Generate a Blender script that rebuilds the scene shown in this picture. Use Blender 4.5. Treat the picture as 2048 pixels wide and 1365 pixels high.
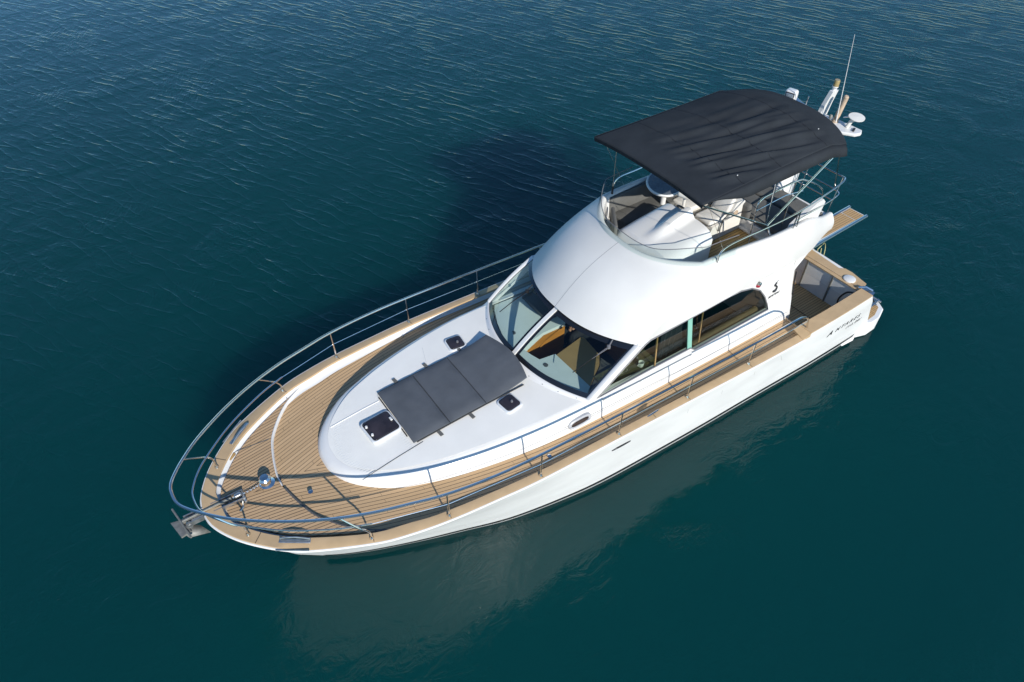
import bpy, math, random
from mathutils import Vector, Matrix
from mathutils.geometry import tessellate_polygon
random.seed(7)
V = Vector
scene = bpy.context.scene
COL = scene.collection
for o in list(bpy.data.objects): bpy.data.objects.remove(o)
# ------------------------------------------------------------------ camera (boat frame: +x bow, +y port, z up, water at z=0)
cam_d = bpy.data.cameras.new("camera"); cam = bpy.data.objects.new("camera", cam_d); COL.objects.link(cam)
scene.camera = cam
yaw, pitch, roll = -2.1777507, 0.7828819, -0.0021453
fw = V((math.cos(yaw)*math.cos(pitch), math.sin(yaw)*math.cos(pitch), -math.sin(pitch)))
rt = V((math.sin(yaw), -math.cos(yaw), 0)); up = rt.cross(fw)
r2 = rt*math.cos(roll)+up*math.sin(roll); u2 = -rt*math.sin(roll)+up*math.cos(roll)
M4 = Matrix((r2, u2, -fw)).transposed().to_4x4(); M4.translation = V((11.40201, 6.42006, 10.27015))
cam.matrix_world = M4
cam_d.sensor_width = 36; cam_d.lens = 36*1365.02/2048; cam_d.clip_start = .1; cam_d.clip_end = 8000
# ------------------------------------------------------------------ world, sun, exposure
SUN_EL, SUN_AZ = math.radians(29.0), math.radians(82.0)      # azimuth from +x towards +y
w = bpy.data.worlds.new("World"); scene.world = w; w.use_nodes = True
nt = w.node_tree; sky = nt.nodes.new('ShaderNodeTexSky'); sky.sky_type = 'NISHITA'; sky.sun_disc = False
sky.sun_elevation = SUN_EL; sky.sun_rotation = math.pi/2-SUN_AZ; sky.air_density = 1.0; sky.dust_density = .15; sky.ozone_density = 3.0
tn = nt.nodes.new('ShaderNodeVectorMath'); tn.operation = 'MULTIPLY'; tn.inputs[1].default_value = (.72, .97, 1.14); nt.links.new(sky.outputs[0], tn.inputs[0]); nt.links.new(tn.outputs[0], nt.nodes['Background'].inputs[0]); nt.nodes['Background'].inputs[1].default_value = .115
sd = bpy.data.lights.new("sun", 'SUN'); sd.energy = 4.6; sd.angle = math.radians(.53); sd.color = (1, .95, .87)
so = bpy.data.objects.new("sun", sd); COL.objects.link(so)
sdir = V((math.cos(SUN_AZ)*math.cos(SUN_EL), math.sin(SUN_AZ)*math.cos(SUN_EL), math.sin(SUN_EL)))
so.rotation_euler = sdir.to_track_quat('Z', 'Y').to_euler(); so.location = sdir*60
scene.view_settings.view_transform = 'Standard'; scene.view_settings.look = 'None'
scene.view_settings.exposure = 0.17; scene.view_settings.gamma = 1
scene.render.engine = 'CYCLES'
try:
    scene.cycles.max_bounces = 8; scene.cycles.transparent_max_bounces = 12
    scene.cycles.caustics_reflective = False; scene.cycles.caustics_refractive = False
except Exception: pass
# ------------------------------------------------------------------ materials
def mat(name, col, rough=.5, metal=0, spec=.5, noise=0, nscale=8, bump=0, bscale=30, coat=0, stretch=None):
    m = bpy.data.materials.new(name); m.use_nodes = True; n = m.node_tree.nodes; l = m.node_tree.links
    b = n['Principled BSDF']; b.inputs['Base Color'].default_value = (*col, 1); b.inputs['Roughness'].default_value = rough
    b.inputs['Metallic'].default_value = metal; b.inputs['Specular IOR Level'].default_value = spec; b.inputs['Coat Weight'].default_value = coat
    tc = n.new('ShaderNodeTexCoord'); src = tc.outputs['Object']
    if stretch:
        mp = n.new('ShaderNodeMapping'); mp.inputs['Scale'].default_value = stretch; l.new(src, mp.inputs[0]); src = mp.outputs[0]
    if noise:
        t = n.new('ShaderNodeTexNoise'); t.inputs['Scale'].default_value = nscale; t.inputs['Detail'].default_value = 5
        l.new(src, t.inputs['Vector']); r = n.new('ShaderNodeMapRange'); r.inputs['From Min'].default_value = .3; r.inputs['From Max'].default_value = .7
        r.inputs['To Min'].default_value = 1-noise; r.inputs['To Max'].default_value = 1+noise*.4; l.new(t.outputs[0], r.inputs[0])
        x = n.new('ShaderNodeVectorMath'); x.operation = 'SCALE'; x.inputs[0].default_value = col; l.new(r.outputs[0], x.inputs['Scale']); l.new(x.outputs[0], b.inputs['Base Color'])
        r2_ = n.new('ShaderNodeMapRange'); r2_.inputs['To Min'].default_value = max(0, rough-.08); r2_.inputs['To Max'].default_value = min(1, rough+.12); l.new(t.outputs[0], r2_.inputs[0]); l.new(r2_.outputs[0], b.inputs['Roughness'])
    if bump:
        t = n.new('ShaderNodeTexNoise'); t.inputs['Scale'].default_value = bscale; t.inputs['Detail'].default_value = 4; l.new(src, t.inputs['Vector'])
        bp = n.new('ShaderNodeBump'); bp.inputs['Strength'].default_value = bump; bp.inputs['Distance'].default_value = .02; l.new(t.outputs[0], bp.inputs['Height']); l.new(bp.outputs[0], b.inputs['Normal'])
    return m
def teak_mat(name, c1, c2, pitch, seam, seamcol=(.035, .028, .022)):
    m = bpy.data.materials.new(name); m.use_nodes = True; n = m.node_tree.nodes; l = m.node_tree.links
    b = n['Principled BSDF']; b.inputs['Roughness'].default_value = .62; b.inputs['Specular IOR Level'].default_value = .3
    uv = n.new('ShaderNodeTexCoord'); sp = n.new('ShaderNodeSeparateXYZ'); l.new(uv.outputs['UV'], sp.inputs[0])
    def math_(op, a, bb=None, **k):
        q = n.new('ShaderNodeMath'); q.operation = op
        for i, v_ in enumerate((a, bb)):
            if v_ is None: continue
            if isinstance(v_, (int, float)): q.inputs[i].default_value = v_
            else: l.new(v_, q.inputs[i])
        return q.outputs[0]
    s = math_('DIVIDE', sp.outputs[0], pitch); fr = math_('FRACT', s); fl = math_('FLOOR', s)
    edge = math_('MINIMUM', fr, math_('SUBTRACT', 1.0, fr)); ismask = math_('LESS_THAN', edge, seam/pitch/2)
    wn = n.new('ShaderNodeTexWhiteNoise'); wn.noise_dimensions = '1D'; l.new(fl, wn.inputs['W'])
    cx = n.new('ShaderNodeCombineXYZ'); l.new(math_('MULTIPLY', sp.outputs[0], 45.0), cx.inputs[0]); l.new(math_('MULTIPLY', sp.outputs[1], 3.0), cx.inputs[1])
    gn = n.new('ShaderNodeTexNoise'); gn.inputs['Scale'].default_value = 1.0; gn.inputs['Detail'].default_value = 6; l.new(cx.outputs[0], gn.inputs['Vector'])
    n2 = n.new('ShaderNodeTexNoise'); n2.inputs['Scale'].default_value = 1.3; n2.inputs['Detail'].default_value = 3; l.new(uv.outputs['Object'], n2.inputs['Vector'])
    f = math_('ADD', math_('MULTIPLY', wn.outputs[0], .5), math_('ADD', math_('MULTIPLY', gn.outputs[0], .45), math_('MULTIPLY', n2.outputs[0], .35)))
    mx = n.new('ShaderNodeMix'); mx.data_type = 'RGBA'; mx.inputs[6].default_value = (*c1, 1); mx.inputs[7].default_value = (*c2, 1); l.new(f, mx.inputs[0])
    bj = math_('LESS_THAN', math_('FRACT', math_('ADD', math_('DIVIDE', sp.outputs[1], 1.9), math_('MULTIPLY', wn.outputs[0], 7.3))), .0018); ismask = math_('MAXIMUM', ismask, bj)
    m2 = n.new('ShaderNodeMix'); m2.data_type = 'RGBA'; l.new(ismask, m2.inputs[0]); l.new(mx.outputs[2], m2.inputs[6]); m2.inputs[7].default_value = (*seamcol, 1)
    l.new(m2.outputs[2], b.inputs['Base Color'])
    return m
def glass_mat(name, tint, trans, rough=.02, refl=1.0):
    m = bpy.data.materials.new(name); m.use_nodes = True; n = m.node_tree.nodes; l = m.node_tree.links
    n.remove(n['Principled BSDF']); out = n['Material Output']
    tr = n.new('ShaderNodeBsdfTransparent'); tr.inputs[0].default_value = (tint[0]*trans, tint[1]*trans, tint[2]*trans, 1)
    gl = n.new('ShaderNodeBsdfGlossy'); gl.inputs['Roughness'].default_value = rough; gl.inputs[0].default_value = (refl, refl, refl, 1)
    lw = n.new('ShaderNodeLayerWeight'); lw.inputs[0].default_value = .5
    pw = n.new('ShaderNodeMath'); pw.operation = 'POWER'; pw.inputs[1].default_value = 5; l.new(lw.outputs['Facing'], pw.inputs[0])
    fr = n.new('ShaderNodeMath'); fr.operation = 'MULTIPLY_ADD'; fr.inputs[1].default_value = .94; fr.inputs[2].default_value = .05; l.new(pw.outputs[0], fr.inputs[0])
    mx = n.new('ShaderNodeMixShader'); l.new(fr.outputs[0], mx.inputs[0]); l.new(tr.outputs[0], mx.inputs[1]); l.new(gl.outputs[0], mx.inputs[2]); l.new(mx.outputs[0], out.inputs[0])
    return m
MT = dict(
 gel=mat('gelcoat_white', (.74, .735, .715), .22, noise=.05, nscale=1.6, coat=.3),
 hullw=mat('hull_white', (.78, .78, .76), .35, noise=.06, nscale=1.2, stretch=(1, 1, 3)),
 roof=mat('roof_gelcoat', (.70, .69, .66), .40, noise=.10, nscale=.9, bump=.02, bscale=90),
 deckw=mat('nonskid_white', (.82, .805, .755), .6, noise=.05, nscale=2.2, bump=.25, bscale=160),
 cap=mat('tan_cap', (.52, .365, .205), .55, noise=.10, nscale=5, bump=.05, bscale=60),
 steel=mat('stainless', (.78, .76, .73), .16, metal=1),
 blue_steel=mat('polished_tube', (.70, .68, .64), .2, metal=1),
 satin=mat('satin_steel', (.55, .55, .54), .35, metal=.9, noise=.2, nscale=12),
 dull=mat('galvanised_steel', (.25, .25, .23), .6, metal=.5, noise=.25, nscale=20),
 canvas=mat('dark_canvas', (.028, .033, .039), .9, spec=.15, noise=.22, nscale=2.2, bump=.16, bscale=11),
 pad=mat('grey_sunpad', (.092, .102, .117), .75, spec=.25, noise=.14, nscale=3.5, bump=.22, bscale=7),
 cushion=mat('charcoal_cushion', (.125, .125, .118), .8, spec=.2, noise=.1, nscale=5, bump=.1, bscale=20),
 vinyl=mat('cream_vinyl', (.72, .70, .65), .5, noise=.06, nscale=6, bump=.05, bscale=25),
 black=mat('black_rubber', (.012, .012, .014), .5),
 frit=mat('black_frit', (.010, .012, .016), .12, coat=.4),
 greyline=mat('grey_gasket', (.16, .16, .17), .5),
 wood=mat('varnished_cherry', (.50, .20, .035), .35, noise=.22, nscale=3, stretch=(1, 1, 8), coat=.4),
 tanwood=mat('tan_laminate', (.36, .23, .095), .5, noise=.14, nscale=3),
 dash=mat('pale_dash', (.66, .72, .69), .55, noise=.06, nscale=3),
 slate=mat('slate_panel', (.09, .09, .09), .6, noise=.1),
 dark=mat('dark_interior', (.022, .02, .022), .8),
 brownsofa=mat('brown_sofa', (.14, .10, .055), .7, noise=.12, nscale=6),
 olive=mat('olive_worktop', (.10, .10, .055), .4, noise=.1),
 curtain=mat('dark_curtain', (.02, .028, .04), .9),
 teal=mat('teal_panel', (.22, .47, .38), .5),
 red=mat('red_lens', (.35, .01, .03), .2, coat=1),
 amber=mat('amber_lens', (.35, .27, .12), .3, coat=.5),
 beige=mat('weathered_beige', (.50, .38, .27), .7, noise=.2, nscale=12),
 lamp=mat('lamp_glass', (.3, .36, .42), .1, metal=.4),
 smoke=mat('smoked_hatch', (.035, .028, .032), .1, noise=.5, nscale=5, coat=.6),
 oliveg=mat('pale_rope', (.48, .46, .22), .8),
 ink=mat('black_lettering', (.02, .02, .025), .4),
 greyink=mat('grey_lettering', (.16, .16, .17), .4),
 boot=mat('boot_stripe_black', (.015, .016, .018), .3),
 skin=mat('skin', (.42, .22, .15), .55), knit=mat('grey_knit', (.10, .11, .12), .95, noise=.4, nscale=60), trouser=mat('dark_trousers', (.018, .02, .028), .9),
 sock=mat('pale_shoe', (.45, .48, .42), .8), hair=mat('dark_hair', (.03, .02, .015), .7),
 cup=mat('white_china', (.7, .74, .70), .3), leaf=mat('green_leaf', (.07, .16, .04), .6), greenpl=mat('dried_stems', (.30, .30, .20), .8),
 table=mat('grey_table_top', (.13, .15, .17), .25, noise=.1),
 clear=glass_mat('clear_screen', (.93, .98, .97), .97, .03, .7), wsg=glass_mat('windshield_glass', (.84, .93, .92), .92, .02, .8),
 side=glass_mat('tinted_side_glass', (.78, .85, .76), .86, .02),
 teak=teak_mat('teak_deck', (.40, .262, .143), (.56, .378, .215), .052, .0085),
 teak2=teak_mat('teak_side_deck', (.43, .285, .15), (.59, .40, .225), .062, .0075),
 teakf=teak_mat('teak_flybridge', (.42, .26, .09), (.55, .36, .14), .06, .009),
 teakc=teak_mat('teak_cockpit', (.44, .27, .12), (.56, .37, .18), .055, .008),
)
# ------------------------------------------------------------------ mesh helpers
def tag(o, label=None, cat=None, group=None, kind=None):
    for k, v in (('label', label), ('category', cat), ('group', group), ('kind', kind)):
        if v: o[k] = v
    return o
def empty(name, loc=(0, 0, 0)):
    o = bpy.data.objects.new(name, None); o.location = loc; o.empty_display_size = .3; COL.objects.link(o); return o
class MB:
    def __init__(s): s.v = []; s.f = []; s.uv = {}
    def add(s, vs, fs, uvs=None):
        b = len(s.v); s.v += [tuple(p) for p in vs]; s.f += [tuple(b+i for i in f) for f in fs]
        if uvs:
            for i, q in enumerate(uvs): s.uv[b+i] = q
        return s
    def grid(s, rows, closed=False, uv=None, flip=False):
        n = len(rows[0]); vs = [p for r in rows for p in r]; fs = []
        for i in range(len(rows)-1):
            for j in range(n if closed else n-1):
                a = i*n+j; b = i*n+(j+1) % n
                q = (a, b, b+n, a+n); fs.append(q[::-1] if flip else q)
        return s.add(vs, fs, [q for r in uv for q in r] if uv else None)
    def box(s, c, d, rz=0, ry=0, bev=0, rx=0, cr=0):
        m = Matrix.Rotation(rz, 3, 'Z') @ Matrix.Rotation(ry, 3, 'Y') @ Matrix.Rotation(rx, 3, 'X'); hx, hy, hz = [q/2 for q in d]; c = V(c)
        b = min(bev, hx*.98, hy*.98, hz*.98)
        if b <= 0:
            vs = [c+m@V((x*hx, y*hy, z*hz)) for z in (-1, 1) for x, y in ((-1, -1), (1, -1), (1, 1), (-1, 1))]
            return s.add(vs, [(3, 2, 1, 0), (4, 5, 6, 7), (0, 1, 5, 4), (1, 2, 6, 5), (2, 3, 7, 6), (3, 0, 4, 7)])
        rings = []; cr = max(cr, b)
        K = 3 if cr == b else 5
        lev = [(-hz+b*(1-math.cos(t*math.pi/2/K)), b*(1-math.sin(t*math.pi/2/K))) for t in range(K+1)]
        lev += [(-z, i) for z, i in lev[::-1]]
        for z, ins in lev:
            ring = []
            for sx, sy, a0 in ((1, 1, 0), (-1, 1, 90), (-1, -1, 180), (1, -1, 270)):
                for t in range(K+1):
                    a = math.radians(a0+90*t/K); r = cr-ins
                    ring.append(c+m@V((sx*(hx-cr)+r*math.cos(a), sy*(hy-cr)+r*math.sin(a), z)))
            rings.append(ring)
        s.grid(rings, True); n = len(rings[0]); k = len(s.v)-n*len(rings)
        s.f.append(tuple(range(k+n-1, k-1, -1))); s.f.append(tuple(range(len(s.v)-n, len(s.v)))); return s
    def tube(s, pts, r, n=8, closed=False, cap=True):
        pts = [V(p) for p in pts]; N = len(pts); rows = []
        rr = r if isinstance(r, (list, tuple)) else [r]*N
        pv = None
        for i, p in enumerate(pts):
            if closed: t = (pts[(i+1) % N]-pts[i-1])
            else: t = pts[min(i+1, N-1)]-pts[max(i-1, 0)]
            t.normalize()
            if pv is None:
                a = V((0, 0, 1)) if abs(t.z) < .9 else V((1, 0, 0)); u = t.cross(a).normalized()
            else: u = (pv-t*pv.dot(t)).normalized()
            pv = u; ww = t.cross(u)
            rows.append([p+(u*math.cos(2*math.pi*j/n)+ww*math.sin(2*math.pi*j/n))*rr[i] for j in range(n)])
        if closed: rows.append(rows[0])
        s.grid(rows, True, flip=True)
        if cap and not closed:
            k = len(s.v)-n*N; s.f.append(tuple(range(k, k+n))); s.f.append(tuple(range(len(s.v)-1, len(s.v)-n-1, -1)))
        return s
    def cyl(s, c, r, h, n=20, ax='z', r2=None):
        c = V(c); d = {'x': V((1, 0, 0)), 'y': V((0, 1, 0)), 'z': V((0, 0, 1))}[ax] if isinstance(ax, str) else V(ax).normalized()
        return s.tube([c, c+d*h], [r, r if r2 is None else r2], n)
    def lathe(s, c, prof, n=20, ax=(0, 0, 1)):
        q = V(ax).to_track_quat('Z', 'Y'); c = V(c)
        return s.grid([[c+q@V((r*math.cos(2*math.pi*j/n), r*math.sin(2*math.pi*j/n), z)) for j in range(n)] for r, z in prof], True)
    def poly(s, pts, uv=None):
        t = tessellate_polygon([[V(p) for p in pts]]); return s.add(pts, [tuple(x) for x in t], uv)
    def prism(s, pts2, z0, z1, f=None):
        f = f or (lambda x, y, z: (x, y, z)); n = len(pts2)
        z0f = z0 if callable(z0) else (lambda x, y: z0); z1f = z1 if callable(z1) else (lambda x, y: z1)
        lo = [f(x, y, z0f(x, y)) for x, y in pts2]; hi = [f(x, y, z1f(x, y)) for x, y in pts2]
        t = [tuple(q) for q in tessellate_polygon([[V((x, y, 0)) for x, y in pts2]])]
        b = [(i, (i+1) % n, n+(i+1) % n, n+i) for i in range(n)]
        return s.add(lo+hi, [q[::-1] for q in t]+[tuple(n+i for i in q) for q in t]+b)
    def build(s, name, m, parent=None, smooth=True, angle=35, fix=True, sub=0):
        me = bpy.data.meshes.new(name); me.from_pydata(s.v, [], s.f); me.validate(); me.update()
        if fix:
            import bmesh
            b = bmesh.new(); b.from_mesh(me); bmesh.ops.recalc_face_normals(b, faces=b.faces); b.to_mesh(me); b.free()
        if s.uv:
            ul = me.uv_layers.new(name='UVMap')
            for lp in me.loops: ul.data[lp.index].uv = s.uv.get(lp.vertex_index, (0, 0))
        me.materials.append(MT[m] if isinstance(m, str) else m)
        if smooth:
            me.polygons.foreach_set('use_smooth', [True]*len(me.polygons)); me.set_sharp_from_angle(angle=math.radians(angle))
        o = bpy.data.objects.new(name, me); COL.objects.link(o)
        if parent is not None: o.parent = parent; o.matrix_parent_inverse = Matrix.Translation(-V(ROOTLOC.get(parent.name, (0, 0, 0))))
        if sub:
            md = o.modifiers.new('subdivision', 'SUBSURF'); md.levels = sub; md.render_levels = sub
        return o
ROOTLOC = {}
def split_build(mb, name, m, parent=None, **k):
    p = list(range(len(mb.v)))
    def find(a):
        while p[a] != a: p[a] = p[p[a]]; a = p[a]
        return a
    for f in mb.f:
        r = find(f[0])
        for i in f[1:]: p[find(i)] = r
    groups = {}
    for f in mb.f: groups.setdefault(find(f[0]), []).append(f)
    out = []
    for g in groups.values():
        ids = sorted({i for f in g for i in f}); mp = {a: b for b, a in enumerate(ids)}; q = MB(); q.v = [mb.v[i] for i in ids]; q.f = [tuple(mp[i] for i in f) for f in g]; q.uv = {mp[i]: mb.uv[i] for i in ids if i in mb.uv}
        out.append(q.build(name, m, parent, **k))
    return out
def root(name, loc, label, cat, group=None):
    e = empty(name, loc); ROOTLOC[e.name] = tuple(loc); return tag(e, label, cat, group)
def spline(P, n=10):
    P = [V(p) for p in P]; out = []
    for i in range(len(P)-1):
        p0 = P[i-1] if i else P[0]*2-P[1]; p1, p2 = P[i], P[i+1]; p3 = P[i+2] if i+2 < len(P) else P[-1]*2-P[-2]
        for k in range(n):
            t = k/n; out.append(.5*((2*p1)+(p2-p0)*t+(2*p0-5*p1+4*p2-p3)*t*t+(3*p1-p0-3*p2+p3)*t**3))
    out.append(P[-1]); return out
def fn(P, n=8):
    D = sorted([(p.x, p.y) for p in spline([(a, b, 0) for a, b in P], n)])
    def f(x):
        if x <= D[0][0]: return D[0][1]
        for i in range(1, len(D)):
            if x <= D[i][0]:
                a, b = D[i-1], D[i]; return a[1]+(b[1]-a[1])*(x-a[0])/max(1e-9, b[0]-a[0])
        return D[-1][1]
    return f
def lerp(a, b, t): return a+(b-a)*t
def sstep(a, b, x):
    t = min(1, max(0, (x-a)/(b-a))); return t*t*(3-2*t)
# ------------------------------------------------------------------ water
def water_mat():
    m = bpy.data.materials.new('sea_water'); m.use_nodes = True; n = m.node_tree.nodes; l = m.node_tree.links
    b = n['Principled BSDF']; b.inputs['IOR'].default_value = 1.333; b.inputs['Roughness'].default_value = .02
    b.inputs['Base Color'].default_value = (.0010, .037, .038, 1)
    b.subsurface_method = 'BURLEY'; b.inputs['Subsurface Weight'].default_value = 1; b.inputs['Subsurface Radius'].default_value = (.4, 1.0, 1.0); b.inputs['Subsurface Scale'].default_value = 4.5
    tc = n.new('ShaderNodeTexCoord'); sp = n.new('ShaderNodeSeparateXYZ'); l.new(tc.outputs['Object'], sp.inputs[0])
    def mm(op, a, bb=None):
        q = n.new('ShaderNodeMath'); q.operation = op
        for i, v_ in enumerate((a, bb)):
            if v_ is None: continue
            if isinstance(v_, (int, float)): q.inputs[i].default_value = v_
            else: l.new(v_, q.inputs[i])
        return q.outputs[0]
    def noise(scale, sc=(1, 1, 1), rot=0, det=3, dist=0, rough=.5):
        mp = n.new('ShaderNodeMapping'); mp.inputs['Rotation'].default_value = (0, 0, rot); mp.inputs['Scale'].default_value = sc; l.new(tc.outputs['Object'], mp.inputs[0])
        t = n.new('ShaderNodeTexNoise'); t.inputs['Scale'].default_value = scale; t.inputs['Detail'].default_value = det; t.inputs['Distortion'].default_value = dist; t.inputs['Roughness'].default_value = rough
        l.new(mp.outputs[0], t.inputs['Vector']); return t.outputs[0]
    def rng(x, a, b_, c, d, smooth=True):
        q = n.new('ShaderNodeMapRange'); q.interpolation_type = 'SMOOTHSTEP' if smooth else 'LINEAR'; l.new(x, q.inputs[0])
        for i, v_ in enumerate((a, b_, c, d)): q.inputs[i+1].default_value = v_
        return q.outputs[0]
    # ripples blown onto the starboard side; the port side lies in the boat's lee
    def rot(deg):
        mp = n.new('ShaderNodeMapping'); mp.inputs['Rotation'].default_value = (0, 0, math.radians(-deg)); l.new(tc.outputs['Object'], mp.inputs[0]); return mp.outputs[0]
    def an(src, su, sv, det=2, dist=0, rough=.5, w=0):
        mp = n.new('ShaderNodeMapping'); mp.inputs['Scale'].default_value = (su, sv, 1); mp.inputs['Location'].default_value = (w, w*.7, w); l.new(src, mp.inputs[0])
        t = n.new('ShaderNodeTexNoise'); t.inputs['Scale'].default_value = 1; t.inputs['Detail'].default_value = det; t.inputs['Distortion'].default_value = dist; t.inputs['Roughness'].default_value = rough
        l.new(mp.outputs[0], t.inputs['Vector']); return t.outputs[0]
    def ridge(x, K, p=1.6):
        q = mm('SUBTRACT', 1.0, mm('MULTIPLY', mm('ABSOLUTE', mm('SUBTRACT', x, .5)), K)); return mm('POWER', mm('MAXIMUM', q, 0.0), p)
    A1, A2, A3 = rot(110), rot(124), rot(62)
    def sep(src):
        q = n.new('ShaderNodeSeparateXYZ'); l.new(src, q.inputs[0]); return q.outputs
    def train(src, lam, width, wob, w):      # a train of sharp-crested wavelets travelling along local y
        ph = mm('ADD', mm('DIVIDE', sep(src)[1], lam), mm('MULTIPLY', an(src, .55, .9, 3, .4, .55, w), wob))
        tri = mm('MULTIPLY', mm('ABSOLUTE', mm('SUBTRACT', mm('FRACT', ph), .5)), 2.0)
        crest = mm('POWER', mm('MAXIMUM', mm('SUBTRACT', 1.0, mm('MULTIPLY', tri, lam/2/width)), 0.0), 1.5)
        broad = mm('POWER', mm('SUBTRACT', 1.0, tri), 2.0)
        return crest, broad
    c1, b1 = train(A1, .36, .040, 2.0, 1.0); c2, b2 = train(A2, .26, .032, 2.0, 7.0)
    m1 = rng(an(A1, .8, 1.5, 2, 0, .5, 9), .36, .60, 0, 1); m2 = rng(an(A2, 1.0, 2.2, 2, 0, .5, 3), .42, .66, 0, 1)
    k3 = mm('MULTIPLY', ridge(an(A3, 1.5, 6.0, 2, .2, .5, 7), 10), rng(an(A3, .35, .35, 1, 0, .5, 4), .58, .70, 0, 1))
    g1 = an(A1, 1.4, 5.0, 3, .2, .55, 2); g2 = an(A1, .35, 1.1, 2, 0, .5, 6)
    wind = rng(sp.outputs[1], 1.5, -8.0, .0, 1.0)
    patch = rng(noise(.16, (1, 1, 1), 0, 2), .35, .65, .7, 1.15)
    amp = mm('MULTIPLY', wind, patch)
    h1 = mm('MULTIPLY', m1, mm('ADD', mm('MULTIPLY', c1, .0044), mm('MULTIPLY', b1, .006)))
    h2 = mm('MULTIPLY', m2, mm('ADD', mm('MULTIPLY', c2, .0036), mm('MULTIPLY', b2, .004)))
    h = mm('ADD', mm('ADD', h1, h2), mm('ADD', mm('MULTIPLY', k3, .003), mm('ADD', mm('MULTIPLY', g1, .0055), mm('MULTIPLY', g2, .014))))
    h = mm('MULTIPLY', h, amp)
    # slow swirls and small wavelets beside the hull
    calm = noise(.55, (1, 1.6, 1), .4, 3, .8); sw = noise(5.5, (1.6, 1, 1), .3, 3, 1.2)
    pch = rng(noise(.42, (1, 1, 1), 0, 2, .5), .54, .68, 0, 1)
    lap = noise(2.2, (1, 1.8, 1), .45, 4, 1.0, .6); micro = noise(9, (1, 2.2, 1), .5, 3, .6, .6)
    h = mm('ADD', h, mm('ADD', mm('MULTIPLY', calm, .026), mm('MULTIPLY', mm('MULTIPLY', sw, pch), .011)))
    h = mm('ADD', h, mm('MULTIPLY', rng(sp.outputs[1], -7.0, 1.0, .28, 1.0), mm('ADD', mm('MULTIPLY', mm('MULTIPLY', lap, rng(noise(.3, (1, 1, 1), 0, 2, .3), .40, .62, .15, 1)), .026), mm('MULTIPLY', mm('MULTIPLY', micro, pch), .0075))))
    bp = n.new('ShaderNodeBump'); bp.inputs['Strength'].default_value = 1; bp.inputs['Distance'].default_value = 1.0; l.new(h, bp.inputs['Height']); l.new(bp.outputs[0], b.inputs['Normal'])
    return m
mb = MB(); S_ = [-3000, -300, -60, -30, -15, 0, 15, 30, 60, 300, 3000]
mb.grid([[(x+6, y, 0) for x in S_] for y in S_])
wt = mb.build('water', water_mat()); tag(wt, 'calm dark teal sea rippled by wind beyond the yacht', 'water', kind='structure'); wt['kind'] = 'structure'
# ------------------------------------------------------------------ the yacht
yacht = root('motor_yacht', (6, 0, 0), 'white flybridge motor yacht with teak decks and dark canvas sun top on calm water', 'motor yacht')
Y = yacht
GP = [(12.03, 0), (12.0, .22), (11.88, .48), (11.68, .76), (11.35, 1.09), (11.0, 1.33), (10.3, 1.66), (9.87, 1.79), (9.29, 1.9), (8.55, 1.98), (7.82, 2.04), (6.35, 2.08), (4.85, 2.12), (3, 2.17), (1.8, 2.19), (0.9, 2.205), (-.06, 2.2)]
GS = spline([(a, b, 0) for a, b in GP], 8)
yg = fn(GP, 10)
def zs(x): return 1.57+.0625*(x-3.36)
zg = lambda x: zs(x)-.02 if x > 1.78 else 1.53
YW = fn([(-.06, 2.03), (.6, 2.03), (2.6, 1.94), (4.2, 1.88), (6.2, 1.76), (7.2, 1.64), (8.3, 1.44), (9.2, 1.17), (10, .92), (10.9, .60), (11.5, .33), (12.03, 0)])
xstem = lambda z: 11.15+.88*max(0, z/2.08)**.85 if z > 0 else 11.15+z*1.2
xend = lambda z: -.06-.60*(1.53-z)
def hpt(xg, z, s=1, off=0):
    g = yg(xg); zt = zs(xg)-.02; u = max(0, min(1, z/zt)); wb = sstep(6.5, 10, xg)
    f = lerp(u, .6*u+.4*u**2.0, wb)
    y = lerp(YW(xg), g, f) if z > 0 else YW(xg)*(1+z*.35)
    if xg >= 12.02: y = 0
    x = 6+(xg-6)*(xstem(z)-6)/6.03 if xg > 6 else xg
    if xg < 1: x = 1+(xg-1)*(1-xend(z))/1.06
    return V((x, s*(y+off), z))
stn = [p.x for p in GS]; stn = [x for x in stn if x > 1.9 or x < 1.7]; stn += [1.79, 1.77]; stn = sorted(set(stn), reverse=True)
mb = MB()
for s in (1, -1):
    rows = []
    for x in stn:
        zt = zg(x); zl = zs(x)-.02; lv = [-.7, -.3, 0, .08, .2]+[.2+(zl-.2)*k/9 for k in range(1, 10)]+[max(zt, zl)]
        rows.append([hpt(x, z, s) for z in lv])
    mb.grid(rows, flip=(s < 0))
tz = [-.7, -.3, 0, .2, .5, .8, 1.1, 1.3, 1.53]
mb.grid([[hpt(-.06, z, s_) * 1 if abs(s_) == 1 else V((hpt(-.06, z, 1).x, hpt(-.06, z, 1).y*s_, z)) for s_ in (-1, -.5, 0, .5, 1)] for z in tz])
hull = mb.build('hull', 'hullw', Y, angle=50)
def strip(name, z0, z1, m, off, x0, x1):
    mb = MB()
    for s in (1, -1):
        xs = [x for x in stn if x0 <= x <= x1]
        mb.grid([[hpt(x, z, s, off) for z in (z0, (z0+z1)/2, z1)] for x in xs])
    return mb.build(name, m, Y)
strip('boot_stripe', .075, .165, 'boot', .004, -.07, 11.6)
strip('waterline_stripe', -.1, .07, 'gel', .005, -.07, 11.6)
# rub rail under the cap
mb = MB()
for s in (1, -1): mb.tube([(p.x+(.0), s*(p.y+.004), zg(p.x)-.005) for p in GS if p.x > 1.8], .022, 6)
split_build(mb, 'rub_rail', 'gel', Y)
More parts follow.
